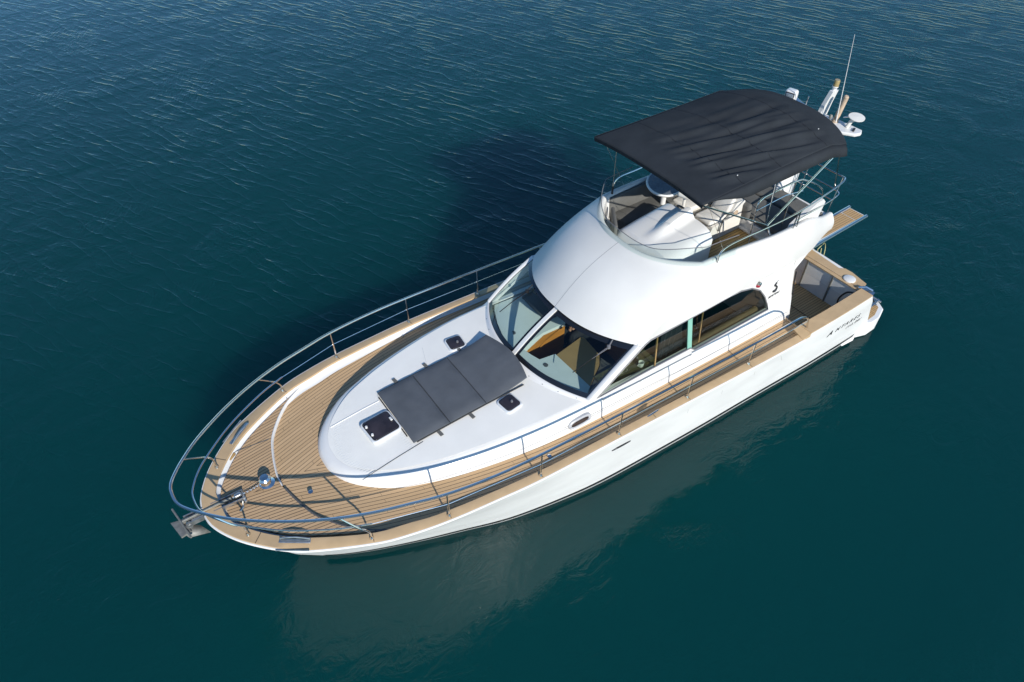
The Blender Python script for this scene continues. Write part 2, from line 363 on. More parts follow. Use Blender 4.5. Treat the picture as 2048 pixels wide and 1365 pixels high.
# cap rail
IN = [(11.80, 0), (11.79, .27), (11.62, .55), (11.34, .86), (10.97, 1.14), (10.28, 1.51), (9.8, 1.64), (9.27, 1.76), (7.82, 1.91), (6.4, 1.95), (4.85, 1.99), (3, 2.03), (1.8, 2.04)]
INS = spline([(a, b, 0) for a, b in IN], 8); yin = fn(IN, 10)
def resample(P, n):
    L = [0]
    for i in range(1, len(P)): L.append(L[-1]+(P[i]-P[i-1]).length)
    out = []; j = 0
    for k in range(n):
        t = L[-1]*k/(n-1)
        while j < len(P)-2 and L[j+1] < t: j += 1
        out.append(P[j].lerp(P[j+1], 0 if L[j+1] == L[j] else (t-L[j])/(L[j+1]-L[j])))
    return out
O = resample([p for p in GS if p.x >= 1.8], 90); I = resample(INS, 90)
mb = MB()
for s in (1, -1):
    rows = []
    for a, b in zip(O, I):
        z = zs(a.x); zb = zs(b.x)
        rows.append([(a.x, s*(a.y+.004), z-.03), (a.x, s*(a.y+.006), z-.006), (a.x, s*(a.y-.008), z), (b.x, s*(b.y+.008), zb), (b.x, s*b.y, zb-.006), (b.x, s*b.y, zb-.03)])
    mb.grid(rows, flip=(s > 0))
split_build(mb, 'cap_rail', 'cap', Y, angle=30)
# cap joints
mb = MB()
for s in (1, -1):
    for x, xi in ((11.62, 11.5), (10.32, 10.28), (9.28, 9.25), (7.81, 7.79), (6.32, 6.31), (4.84, 4.83), (3.35, 3.34), (5.6, 5.59)):
        mb.tube([(x, s*(yg(x)-.005), zs(x)+.0015), (xi, s*(yin(xi)+.01), zs(xi)+.0015)], .0035, 5)
split_build(mb, 'cap_joint', 'black', Y)
# bulwark inner face
mb = MB(); DK = .11
for s in (1, -1):
    mb.grid([[(p.x-.0, s*p.y, zs(p.x)-.028), (p.x-.01, s*(p.y-.02), zs(p.x)-.07), (p.x-.04, s*max(0, p.y-(.015 if s > 0 else lerp(.02, .06, sstep(7.5, 9.5, p.x)))), zs(p.x)-DK+.012), (p.x-.07, s*max(0, p.y-(.025 if s > 0 else lerp(.035, .10, sstep(7.5, 9.5, p.x)))), zs(p.x)-DK+.004)] for p in INS], flip=(s > 0))
split_build(mb, 'bulwark', 'gel', Y, angle=60)
# teak deck
def seam_u(x, y):
    t = max(0, min(1, (x-5)/5)); return abs(y)+.33*5/2.5*t**2.5+(.33*(x-10) if x > 10 else 0)
arcx = fn([(-1.66, 9.9), (-1.34, 10.39), (-.9, 10.75), (-.57, 10.89), (-.17, 10.985), (0, 10.995), (.17, 10.985), (.57, 10.89), (.9, 10.75), (1.34, 10.39), (1.66, 9.9)])
ybul = lambda x: max(0, yin(x)-.03)
mb = MB(); rows = []; uvs = []
xs = [1.62+i*(11.3-1.62)/150 for i in range(151)]
for x in xs:
    yb = ybul(x); cs = [i/22-1 for i in range(45)]
    rows.append([(x, c*yb, zs(x)-DK) for c in cs]); uvs.append([(seam_u(x, c*yb), x) for c in cs])
mb.grid(rows, uv=uvs)
mb.f = [f for f in mb.f if not all(mb.v[i][0] < 9.6 and abs(mb.v[i][1]) < yin(min(9.6, mb.v[i][0]))-.62-.0*i and abs(mb.v[i][1]) < 1.36-.55*max(0, mb.v[i][0]-8.3) for i in f)]
mb.build('teak_deck', 'teak2', Y, smooth=False)
# raised foredeck
xbul = fn(sorted([(s*max(0, p.y-.05), p.x-.04) for p in INS if p.x > 9.6 for s in (1, -1)] ), 2)
mb = MB(); rows = []; uvs = []
for i in range(61):
    y = -1.6+3.2*i/60; a = arcx(y); b = max(a, xbul(y)); r = []; q = []
    for k in range(13):
        x = lerp(a, b, k/12); r.append((x, y, zs(x)-DK+.05)); q.append((abs(y)+.15*(x-11), x))
    rows.append(r); uvs.append(q)
mb.grid(rows, uv=uvs); mb.build('foredeck', 'teak', Y, smooth=False)
mb = MB()
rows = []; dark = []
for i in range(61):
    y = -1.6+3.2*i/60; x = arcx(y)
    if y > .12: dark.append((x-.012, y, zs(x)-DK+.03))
    if y > .16: continue
    nx = arcx(y+.01)-arcx(y-.01); n_ = V((-.02, nx, 0)).normalized(); z = zs(x)-DK
    p = V((x, y, 0)); rows.append([(p+n_*.022)[:2]+(z-.005,), (p+n_*.016)[:2]+(z+.045,), (p+n_*.008)[:2]+(z+.056,), (p-n_*.004)[:2]+(z+.0535,)])
mb.grid(rows); mb.build('foredeck_coaming', 'gel', Y, angle=60)
mb = MB(); mb.tube(dark, .022, 6); mb.build('foredeck_step_shade', 'slate', Y)  # shadow below the port foredeck edge put in as a dark tube
mb = MB(); mb.add([(11.80, .12, zs(11.8)-.095), (10.99, .11, zs(11)-.095), (10.99, .17, zs(11)-.095), (11.8, .18, zs(11.8)-.095)], [(0, 1, 2, 3)])
mb.build('king_plank', 'gel', Y)
mb = MB()
zd = lambda x: zs(x)-DK+.0535
mb.tube([(11.42, -.84, zd(11.42)), (10.84, -.80, zd(10.84))], .006, 4); mb.tube([(11.72, .30, zd(11.7)), (11.58, .42, zd(11.6))], .005, 4)
split_build(mb, 'locker_joint', 'black', Y)
mb = MB()
mb.box((11.43, -.80, zs(11.4)-.07), (.14, .10, .06), rz=.65, bev=.01); mb.box((11.28, -.95, zs(11.3)-.07), (.22, .05, .05), rz=.7, bev=.01)
mb.build('locker_step', 'tanwood', Y)
# ---- coachroof and cabin base
BP = [(10.34, 0), (10.325, .2), (10.21, .48), (9.98, .74), (9.63, .99), (9.2, 1.16), (8.83, 1.27), (8.3, 1.38), (7.77, 1.46), (7.14, 1.52), (6, 1.555), (4.75, 1.57), (3.2, 1.575), (1.66, 1.56)]
BS = resample(spline([(a, b, 0) for a, b in BP], 10), 130)
ztop = fn([(1.6, 1.74), (2.3, 1.765), (4.2, 1.83), (5.15, 1.96), (6.3, 2.05), (7.5, 2.10), (9, 2.07), (10, 2.03), (10.3, 2.0)])
wsx = lambda u: 6.93-.47*abs(u)**2.3                 # windshield foot, u = y/1.41
prof = [(0, -.02), (.012, .25), (.03, .5), (.055, .70), (.085, .85), (.12, .94), (.165, .99), (.21, 1.0)]
def ring(i, d, k):
    p = BS[i]; a = BS[max(0, i-1)]; b = BS[min(len(BS)-1, i+1)]; t = (b-a).normalized()
    if i == 0: t = V((0, 1, 0))
    n_ = V((t.y, -t.x, 0)); n_ = -n_ if n_.x*0+ (V((6, 0, 0))-p).dot(n_) < 0 else n_
    q = p+n_*d; z0 = zs(p.x)-DK; z1 = ztop(q.x); return V((q.x, max(0, q.y), z0+(z1-z0)*k))
for s in (1, -1):
    mb = MB() if s == 1 else mb
    mb.grid([[V((q.x, s*q.y, q.z)) for q in [ring(i, d, k) for d, k in prof]] for i in range(len(BS))], flip=(s > 0))
mb.build('cabin_base', 'gel', Y, angle=60)
edge = [(ring(i, .175, 1).x, ring(i, .175, 1).y) for i in range(len(BS))]; xtip = edge[0][0]-.001
ytop = fn(edge, 1)
ctop = lambda x, y: ztop(x)+.035*(1-min(1, abs(y)/1.4)**2)*sstep(10.3, 9.3, x)
mb = MB(); rows = []
for j in range(41):
    u = -1+2*j/40; r = []
    for k in range(61):
        v = (k/60)**.8; x0 = wsx(u)-.02
        x = x0+(xtip-x0)*(1-(1-v)**1.6); y = u*ytop(x); r.append((x, y, ctop(x, y)-.001))
    rows.append(r)
mb.grid(rows); mb.build('coachroof', 'deckw', Y, angle=60)
# non-skid grooves in front of the hatch, and deck joints
mb = MB()
for i in range(26):
    y = -.40+i*.043; x1 = min(xtip-.05, 10.12-.35*(y-.1)**2*2)
    mb.tube([(9.17, y, ctop(9.17, y)+.0005), (x1, y, ctop(x1, y)+.0005)], .0022, 4)
mb.build('anti_slip_groove', mat('groove_grey', (.52, .55, .56), .7), Y)
mb = MB()
mb.tube([(x, .70-.05*(10-x), ctop(x, .66)+.002) for x in (10.02, 9.9, 9.8, 9.6, 9.4, 9.2, 9.0)], .005, 5); mb.build('deck_joint', 'black', Y)
mb = MB(); mb.tube([(x, -.43, ctop(x, -.43)) for x in (10.0, 9.9, 9.8, 9.6, 9.4, 9.18)]+[(9.14, -.55, ctop(9.14, -.55))], .009, 6)
mb.tube([(8.2, -.62, ctop(8.2, -.62)), (8.05, -1.05, ctop(8.05, -1.05))], .004, 5)
split_build(mb, 'moulding_ridge', 'gel', Y)
# joint line and screws along the cabin side
mb = MB()
for s in (1, -1):
    mb.tube([V((ring(i, .0, .42).x, s*(ring(i, .019, .42).y), ring(i, .0, .42).z)) for i in range(55, 130, 2)], .0028, 5)
split_build(mb, 'side_joint', 'greyline', Y)
mb = MB()
for x in (6.55, 6.0, 5.45, 4.9, 4.3, 3.7, 3.1, 2.5):
    i = min(range(len(BS)), key=lambda i: abs(BS[i].x-x)); q = ring(i, .075, .78); mb.lathe(q, [(0, .006), (.009, .004), (.009, -.004)], 8, (0, 1, .6))
for j in range(-5, 6):
    u = j/5.3; x = wsx(u)+.09; y = u*1.36; mb.lathe((x, y, ctop(x, y)+.012), [(0, .005), (.008, .004), (.008, 0)], 8)
split_build(mb, 'screw_cap', 'greyline', Y)
# oval portlight
for s in (1, -1):
    i = min(range(len(BS)), key=lambda i: abs(BS[i].x-6.72)); c_ = ring(i, .022, .42)+V((0, .012, 0)); nrm = V((.06, 1, .13)).normalized()
    tx = V((1, -.06, -.05)).normalized(); ty = nrm.cross(tx); ty = -ty if ty.z < 0 else ty
    def oval(a, b, off, n=28):
        out = []
        for k in range(n):
            t = 2*math.pi*k/n; cx_, sx_ = math.cos(t), math.sin(t)
            p = c_+tx*(a*abs(cx_)**.7*(1 if cx_ > 0 else -1))+ty*(b*abs(sx_)**.7*(1 if sx_ > 0 else -1))+nrm*off
            out.append(V((p.x, s*p.y, p.z)))
        return out
    mb = MB(); mb.grid([oval(.215, .092, -.03), oval(.215, .092, .016), oval(.20, .08, .026), oval(.165, .055, .022), oval(.16, .05, .0)], True)
    fr = mb.build('portlight', mat('portlight_grey', (.42, .43, .45), .35), Y)
    mb = MB(); q = oval(.165, .055, .014); mb.add(q, [tuple(range(len(q)))]); mb.build('pane', 'smoke', fr)
# hatches
def hatch(cx, cy, lx, ly, rz, z, bolts=False):
    e = MB(); e.box((cx, cy, z-.005), (lx, ly, .06), rz=rz, bev=.025, cr=.07); f = e.build('hatch', mat('hatch_frame', (.62, .64, .66), .4), Y)
    MB().box((cx, cy, z+.022), (lx-.055, ly-.055, .02), rz=rz, bev=.009, cr=.055).build('hatch_seal', 'black', f)
    MB().box((cx, cy, z+.026), (lx-.085, ly-.085, .024), rz=rz, bev=.008, cr=.045).build('pane', 'smoke', f)
    m = MB(); R = Matrix.Rotation(rz, 2)
    pts = ((lx/2-.06, .09), (lx/2-.06, -.09)) if bolts else ((-.03, .02),)
    for a, b in pts:
        p = R@V((a, b)); m.lathe((cx+p.x, cy+p.y, z+.036), [(0, .03), (.018, .03), (.02, 0)], 10)
    if bolts:
        p = R@V((-lx/2+.07, 0)); m.box((cx+p.x, cy+p.y, z+.056), (.035, .07, .02), rz=rz, bev=.006)
    split_build(m, 'hatch_knob', 'gel' if bolts else 'greyline', f)
hatch(9.39, .06, .50, .47, .06, 2.115, True); hatch(7.55, .80, .32, .33, .12, 2.125); hatch(7.55, -.80, .32, .33, -.12, 2.125)
# ---- windshield
WT = lambda u: V((6.03-.52*abs(u)**2.2, 1.37*u, 2.74-.05*u*u)); WBm = lambda u: V((wsx(u), 1.41*u, 2.155-.085*u*u))
def ws(u, v, off=0):
    p = WBm(u).lerp(WT(u), v); b = .035*math.sin(math.pi*v)
    n_ = V((.55, .35*u, .8)).normalized(); return p+n_*(b+off)
mb = MB(); mb.grid([[ws(-1+2*i/40, j/8) for j in range(9)] for i in range(41)]); mb.build('windshield', 'wsg', Y)
mb = MB()
for u0, u1 in ((-1, -.02), (.02, 1)):
    N = 24
    def band(ua, ub, va, vb, nu, nv): mb.grid([[ws(lerp(ua, ub, i/nu), lerp(va, vb, j/nv), .004) for j in range(nv+1)] for i in range(nu+1)])
    band(u0, u1, 0, .085, N, 2); band(u0, u1, .90, 1, N, 2)
    du = .045; band(u0, u0+du, .085, .90, 2, 8); band(u1-du, u1, .085, .90, 2, 8)
mb.build('windshield_border', 'frit', Y)
mb = MB(); mb.grid([[ws(u, j/8, o) for j in range(9)] for u, o in ((-.026, -.01), (-.024, .028), (.024, .028), (.026, -.01))]); mb.build('windshield_mullion', 'gel', Y)
mb = MB()
mb.grid([[ws(-1.02+2.04*i/40, 0, 0)+V((dx, 0, dz)) for dx, dz in ((-.0, .012), (.03, .016), (.055, 0), (.10, -.022), (.155, -.036), (.16, -.06))] for i in range(41)])
mb.build('windshield_sill', 'gel', Y, angle=60)
for s in (1, -1):
    mb = MB(); rows = []
    for j in range(11):
        a = ws(s, j/10, .012); rows.append([a+V((.02, -s*.045, -.0)), a+V((.03, -s*.02, .012)), a+V((.01, s*.03, .012)), a+V((-.05, s*.042, -.015)), a+V((-.09, s*.03, -.05)), a+V((-.07, -s*.02, -.05))])
    mb.grid(rows, True); mb.build('windshield_pillar', 'gel', Y, angle=50)
# wipers
for u0, v0, u1, v1, ww in ((-.50, .80, -.62, .22, .3), (.80, .86, .70, .30, .25)):
    mb = MB(); a = ws(u0, v0, .05); b = ws(lerp(u0, u1, .55), lerp(v0, v1, .55), .03)
    mb.tube([a, b], .006, 5); mb.tube([a+V((0, .02, 0)), b], .006, 5); mb.tube([ws(u0-.02, v0+.12, .05), a], .01, 6); mb.lathe(a, [(0, .03), (.03, .02), (.03, -.03)], 10)
    f = mb.build('wiper', 'greyline' if u0 > 0 else 'black', Y)
    mb = MB(); d = (ws(u1, v1, .02)-b); mb.tube([b-d*.55, b, b+d*1.0], .008, 5); mb.build('wiper_blade', 'black', f)
# ---- cabin side wall with window opening
ysd = lambda x, z: lerp(1.455, 1.385, max(-.8, min(1.3, (z-1.8)/.85)))+.0*x
outer = [(6.42, 1.98), (6.36, 2.12), (5.50, 2.72), (3.6, 2.78), (1.45, 2.80), (1.30, 2.76), (1.60, 2.52), (1.68, 2.45), (1.62, 2.1), (1.52, 1.7), (1.44, 1.3), (1.40, .86), (1.75, .86), (1.75, 1.62), (2.0, 1.73), (4.2, 1.79), (5.15, 1.91)]
win = [(6.31, 2.035), (5.34, 2.64), (5.24, 2.67), (3.45, 2.68), (3.15, 2.66), (2.85, 2.58), (2.6, 2.42), (2.42, 2.2), (2.28, 1.95), (2.22, 1.81), (4.12, 1.86), (4.24, 1.96), (5.15, 2.0)]
winS = win
for s in (1, -1):
    mb = MB()
    for th, fl in ((0, 0), (-.05, 1)):
        A_ = [V((x, s*(ysd(x, z)+th), z)) for x, z in outer]; B_ = [V((x, s*(ysd(x, z)+th), z)) for x, z in winS]
        t = tessellate_polygon([[V((x, z, 0)) for x, z in outer], [V((x, z, 0)) for x, z in winS]])
        mb.add(A_+B_, [tuple(q) for q in t])
    n = len(outer); k = len(outer)+len(winS); nw = len(winS)
    for i in range(n): mb.f.append((i, (i+1) % n, k+(i+1) % n, k+i))
    for i in range(nw): mb.f.append((n+i, n+(i+1) % nw, k+n+(i+1) % nw, k+n+i))
    mb.build('cabin_side', 'gel', Y, angle=30)
    mb = MB(); mb.tube([(x, s*(ysd(x, z)+.004), z) for x, z in winS], .014, 6, closed=True); wf = mb.build('side_window', 'greyline', Y)
    mb = MB(); mb.add([(x, s*(ysd(x, z)-.02), z) for x, z in winS], [tuple(q) for q in tessellate_polygon([[V((x, z, 0)) for x, z in winS]])]); mb.build('pane', 'side', wf)
    mb = MB()
    for x, r in ((5.05, .012), (4.02, .008)): mb.box((x, s*(ysd(x, 2.3)-.03), 2.31), (r*2, .02, .70), rx=s*.10)
    split_build(mb, 'window_divider', 'tanwood', wf)
    mb = MB(); mb.box((4.30, s*(ysd(4.3, 2.3)-.010), 2.30), (.10, .012, .76), rx=s*.09, ry=.13); mb.build('window_strip', 'teal', wf)
    # window sill
    mb = MB(); mb.grid([[(x, s*(ysd(x, z)+.0), z-.012), (x, s*(ysd(x, z)+.055), z-.04), (x, s*(ysd(x, z)+.06), z-.10)] for x, z in ((6.22, 2.03), (5.15, 2.0), (4.3, 1.95), (4.24, 1.93))]); mb.build('window_sill', 'gel', Y)
    mb = MB(); mb.tube([(x, s*(ysd(x, z)+.012), z) for x, z in ((4.55, 2.735), (3.2, 2.755), (2.3, 2.735), (2.15, 2.80))], .011, 6); mb.tube([(x, s*(ysd(x, z)+.010), z) for x, z in ((3.2, 2.785), (2.3, 2.765))], .006, 5); split_build(mb, 'drip_moulding', 'greyline', Y)
    mb = MB(); mb.tube([(1.66, s*1.43, 2.42), (1.60, s*1.44, 2.1), (1.55, s*1.46, 1.85)], .016, 5); mb.build('door_gasket', 'black', Y)
mb = MB(); mb.lathe((2.70, ysd(2.7, 2.58)+.0, 2.58), [(0, .045), (.03, .04), (.045, .02), (.05, 0)], 16, (0, 1, .1)); f = mb.build('navigation_light', 'red', Y)
mb = MB(); mb.lathe((2.70, ysd(2.7, 2.6)+.005, 2.62), [(0, .05), (.03, .045), (.04, .02), (.045, 0)], 12, (0, 1, .3)); mb.build('light_shade', 'steel', f)
# ---- brow, flybridge belt
def Lc(t):   # lower edge, t 0..1 front half from centre to corner then side
    if t <= .4:
        a = t/.4; y = 1.39*math.sin(a*math.pi/2)**1.0*1.0; y = 1.39*a**.9; x = 6.09-.60*(y/1.39)**2.4; return V((x, y, 2.80-.10*(y/1.39)**2))
    a = (t-.4)/.6; x = lerp(5.49, .55, a**1.05)
    y = lerp(1.39, 1.425, min(1, a*3)) if x > 1.6 else lerp(1.425, 1.22, sstep(1.6, .5, x)); z = lerp(2.70, 2.74, min(1, a*2)) if x > 1.5 else lerp(2.74, 2.80, (1.5-x)/.95)
    return V((x, y, z))
def Uc(t):
    if t <= .4:
        a = t/.4; y = 1.22*a**.85; x = 4.83-.70*(y/1.22)**2.6; return V((x, y, 3.56))
    a = (t-.4)/.6; x = lerp(4.13, .60, a**1.02); y = lerp(1.22, 1.32, min(1, a*2.2)) if x > 1.6 else lerp(1.32, 1.16, sstep(1.6, .5, x))
    z = 3.56-.12*sstep(4.0, 1.9, x)-.34*sstep(1.7, .6, x); return V((x, y, z))
NT = 60
def belt(t, v):
    a, b = Lc(t), Uc(t); p = a.lerp(b, v); fr = sstep(.5, .30, t)
    bul = math.sin(math.pi*v)*(.07*fr+.035); n_ = V((.45, .5*t/.4*(1), .8)).normalized() if t < .4 else V((.0, 1, .15)).normalized()
    if t < .4: n_ = V((.5, 0, .85)).lerp(V((.45, .45, .6)), (t/.4)**3).normalized()
    return p+n_*bul
for_rows = []
mb = MB()
def flymir(f): return [f(-t) if False else t for t in ()]
ts = [i/NT for i in range(NT+1)]
def inner(t, d, dz):
    p = Uc(t); q0 = Uc(max(0, t-.01)); q1 = Uc(min(1, t+.01)); tg = (q1-q0); tg.z = 0; tg.normalize(); n_ = V((tg.y, -tg.x, 0))
    if n_.dot(V((2.5, 0, 0))-V((p.x, p.y, 0))) < 0: n_ = -n_
    if t == 0: n_ = V((-1, 0, 0))
    r = p+n_*d; r.y = max(r.y, 0) if t > 0 else 0; r.z = p.z+dz; return r
for s in (1, -1):
    rows = []
    for t in ts:
        col = [Lc(t)+V((-.02 if t < .4 else 0, -.10, .01)) if False else Lc(t)+V((-.08*(t < .4), -.06*(t >= .4), -.015))]
        col += [belt(t, v/8) for v in range(9)]
        col += [inner(t, .02, .018), inner(t, .05, .02), inner(t, .085, .008), inner(t, .10, -.03)]
        rows.append([V((q.x, s*q.y, q.z)) for q in col])
    mb.grid(rows, flip=(s < 0))
mb.build('flybridge_shell', 'roof', Y, angle=60)
mb = MB()
for s in (1, -1): mb.grid([[V((q.x, s*q.y, q.z)) for q in (inner(t, .10, -.03), inner(t, .13, -.3), V((*inner(t, .14, 0)[:2], 2.79)))] for t in ts])
mb.build('flybridge_liner', 'gel', Y)
mb = MB(); mb.tube([V((belt(0, v/8).x, 0, belt(0, v/8).z-.0015)) for v in range(9)], .0035, 6); mb.build('roof_seam', 'greyline', Y)
# closing underside and aft end
mb = MB(); mb.grid([[(x, c*(Lc(.4+.6*((5.49-x)/4.94)**(1/1.05)).y-.02), 2.70 if x > 1.5 else lerp(2.72, 2.78, (1.5-x)/.95)) for c in (-1, -.5, 0, .5, 1)] for x in (5.4, 4, 3, 2, 1.5, 1, .56)])
mb.grid([[V((q.x, c*q.y, q.z)) for c in (-1, -.5, 0, .5, 1)] for q in [Lc(i/24*.4*1.0) for i in range(25)]]); mb.build('flybridge_underside', 'gel', Y)
mb = MB()
mb.grid([[(.56+dx, c*1.17, z) for c in (-1, -.5, 0, .5, 1)] for z, dx in ((2.78, 0), (3.0, .02), (3.06, .05), (3.06, .14), (3.0, .17), (2.85, .18))]); mb.build('aft_coaming', 'gel', Y, angle=60)
# fly floor
fo = [(.7, -1.1), (4.0, -1.1), (4.5, -.7), (4.7, 0), (4.5, .7), (4.0, 1.1), (.7, 1.1)]
mb = MB(); mb.poly([(x, y, 2.80) for x, y in fo], [(y+5, x) for x, y in fo]); mb.build('flybridge_floor', 'teakf', Y, smooth=False)
# wing fairing at the aft port and starboard coaming
for s in (1, -1):
    mb = MB(); mb.prism([(1.95, 3.30), (1.92, 3.40), (1.40, 3.66), (1.22, 3.68), (1.14, 3.60), (1.20, 3.30), (1.25, 3.15)], s*1.14, s*1.22, lambda x, y, z: (x, z, y)); mb.build('coaming_fairing', 'gel', Y, angle=40)
# fly windscreen
TS = [i/40*.52 for i in range(41)]
def scr(t, v):
    p = Uc(t); hgt = (.17+.16*sstep(.15, .42, t))*1.0; lean = .04+.05*(1-t/.52)
    if t > .47: hgt *= 1
    o = inner(t, -.02 if v == 0 else lean*v-.02, 0); o.z = p.z-.03+(hgt+.03)*v; return o
mb = MB()
for s in (1, -1): mb.grid([[V((q.x, s*q.y, q.z)) for q in (scr(t, 0), scr(t, .5), scr(t, 1))] for t in TS])
fs = mb.build('flybridge_windscreen', 'clear', Y)
mb = MB()
pts = [scr(t, 1) for t in TS]; line = [V((q.x, -q.y, q.z)) for q in pts[::-1]]+pts[1:]; mb.tube(line, .007, 5); mb.build('windscreen_trim', 'greyline', fs)
mb = MB()
for s in (1, -1):
    mb.grid([[(x, s*y, z) for z, y in ((3.44-.0, 1.245), (3.66, 1.215))] for x in (3.95, 3.3, 2.7)])
split_build(mb, 'side_screen', 'clear', fs)
# antenna on starboard fly corner
mb = MB(); a = V((4.02, -1.10, 3.60)); mb.cyl(a, .018, .16, 8); mb.build('screen_bracket', 'black', Y)
mb = MB(); mb.cyl(a+V((0, 0, .1)), .016, .12, 8); mb.tube([a+V((0, 0, .2)), a+V((0.02, 0, 1.12))], .005, 5); mb.build('aerial', 'beige', Y)
# ---- console
mb = MB()
cy = .12; rows = []
def cons(x):   # section half width and height along x
    t = (4.42-x)/(4.42-3.38); return lerp(.66, .60, t), lerp(3.42, 3.60, min(1, t*1.05))
for i in range(15):
    x = lerp(4.50, 3.36, i/14); hw, zt = cons(min(4.42, x)); e = sstep(4.52, 4.36, x)*.45+.55 if x > 4.36 else 1; r = []
    for j in range(25):
        c = -1+2*j/24; y = cy+c*hw*(1-.08*max(0, (x-4.0))); rd = (1-abs(c)**9); z = 2.8+(zt-2.8)*(.84+.16*rd)*e-.05*abs(c)**2.2
        ridge = .13*math.exp(-((c-.0)/.16)**4)*sstep(4.38, 3.6, x); r.append((x, y, z+ridge))
    r = [(x, r[0][1], 2.8)]+r+[(x, r[-1][1], 2.8)]; rows.append(r)
mb.grid(rows); n = len(rows[0]); mb.f.append(tuple(range(len(mb.v)-n, len(mb.v)))); con = mb.build('helm_console', 'gel', Y, angle=38)
mb = MB(); mb.box((3.355, .02, 3.42), (.03, .5, .3), ry=.25, bev=.01); mb.build('instrument_panel', 'slate', con)
mb = MB(); C = V((3.26, .0, 3.50)); ax = V((-.8, 0, .6)).normalized(); u_ = V((0, 1, 0)); v_ = ax.cross(u_)
mb.tube([C+(u_*math.cos(2*math.pi*k/28)+v_*math.sin(2*math.pi*k/28))*.21 for k in range(28)], .018, 7, closed=True)
for k in range(3):
    a = 2*math.pi*k/3+.5; mb.tube([C, C+(u_*math.cos(a)+v_*math.sin(a))*.2], .010, 5)
mb.tube([C, C-ax*.12], .03, 8); mb.build('steering_wheel', 'black', Y)
# table
tb = MB(); prof_t = [(0, .0), (.30, .0)]
tc_ = V((2.90, -.90, 3.52))
def ell(a, b, z, n=36, rz=.7): return [tc_+V((math.cos(rz)*a*math.cos(2*math.pi*k/n)-math.sin(rz)*b*math.sin(2*math.pi*k/n), math.sin(rz)*a*math.cos(2*math.pi*k/n)+math.cos(rz)*b*math.sin(2*math.pi*k/n), z)) for k in range(n)]
mb = MB(); mb.grid([ell(.1, .08, -.09), ell(.36, .26, -.06), ell(.45, .34, -.02), ell(.465, .355, .01), ell(.45, .34, .03), ell(.42, .31, .022)], True)
tbl = mb.build('flybridge_table', 'gel', Y, angle=60)
mb = MB(); q = ell(.425, .315, .024); mb.add(q, [tuple(range(36))]); mb.build('table_top', 'table', tbl)
MB().lathe((3.02, -.78, 2.8), [(.14, 0), (.14, .02), (.05, .04), (.05, .66), (.09, .70)], 16).build('table_post', 'gel', tbl)
# helm seats
def helm_seat(y0, y1, arm):
    pr = [(2.72, 2.80), (2.78, 3.02), (2.74, 3.12), (2.36, 3.14), (2.20, 3.46), (2.08, 3.47), (1.98, 3.40), (1.98, 2.80)]
    f = MB().prism(pr, y0, y1, lambda x, y, z: (x, z, y)).build('helm_seat', 'vinyl', Y, angle=40)
    m = MB(); m.box((2.57, (y0+y1)/2, 3.17), (.46, y1-y0-.06, .11), bev=.045); m.box((2.27, (y0+y1)/2, 3.36), (.10, y1-y0-.10, .36), ry=-.4, bev=.04); split_build(m, 'seat_cushion', 'vinyl', f)
    if arm:
        MB().lathe((2.18, y1+.002, 3.22), [(.055, 0), (.055, .01), (.045, .014), (.0, .01)], 18, (0, 1, 0)).build('speaker', 'beige', f)
        m = MB(); m.tube([(2.58, y1+.03, 3.0), (2.56, y1+.05, 3.25), (2.42, y1+.04, 3.30), (2.30, y1+.03, 3.28)], .016, 6); m.build('armrest', 'dull', f)
helm_seat(-.22, .22, True); helm_seat(-.80, -.30, False)
m = MB(); m.box((2.98, -.33, 3.62), (.20, .26, .12), rz=.4, bev=.05); m.tube([(2.98, -.33, 3.2), (2.98, -.33, 3.6)], .025, 8); m.box((2.9, -.35, 3.05), (.36, .40, .10), rz=.3, bev=.04); m.box((2.9, -.35, 2.91), (.2, .2, .2)); m.build('companion_stool', 'vinyl', Y)
# benches: white bases are moulded in, cushions lie on them
mb = MB()
mb.box((3.2, -.90, 2.96), (1.9, .42, .30), bev=.03); mb.box((4.22, -.75, 2.94), (.40, .60, .26), rz=-.5, bev=.03); mb.box((1.30, .0, 2.90), (1.22, 2.16, .18), bev=.02); mb.box((1.93, .55, 2.83), (.10, 1.05, .05), bev=.01)
split_build(mb, 'bench_base', 'gel', Y)
cu = root('bench_cushion', (3.2, -.9, 3.11), 'charcoal L-shaped seat and back cushions on the starboard flybridge bench beside the oval table', 'cushion')
m = MB(); m.box((3.15, -.90, 3.15), (1.7, .44, .09), bev=.035); m.box((4.12, -.66, 3.12), (.34, .56, .09), rz=-.55, bev=.035); split_build(m, 'seat_pad', 'cushion', cu)
m = MB(); m.box((3.1, -1.115, 3.30), (1.9, .07, .44), rx=.06, bev=.03); m.box((4.29, -.70, 3.30), (.07, .60, .32), rz=-.62, bev=.03); split_build(m, 'back_pad', 'cushion', cu)
cu = root('aft_sunpad', (1.35, 0, 3.0), 'wide charcoal sun pad filling the flybridge aft deck behind the helm seats', 'sun pad')
m = MB(); m.box((1.57, -.0, 3.06), (.62, 2.12, .13), bev=.04); m.box((.97, -.0, 3.06), (.50, 2.12, .13), bev=.04); split_build(m, 'seat_pad', 'cushion', cu)
m = MB(); m.box((1.92, -.42, 3.22), (.10, 1.0, .40), ry=.1, bev=.04); m.box((1.95, .22, 3.2), (.12, .28, .34), ry=.1, bev=.05); split_build(m, 'back_pad', 'cushion', cu)
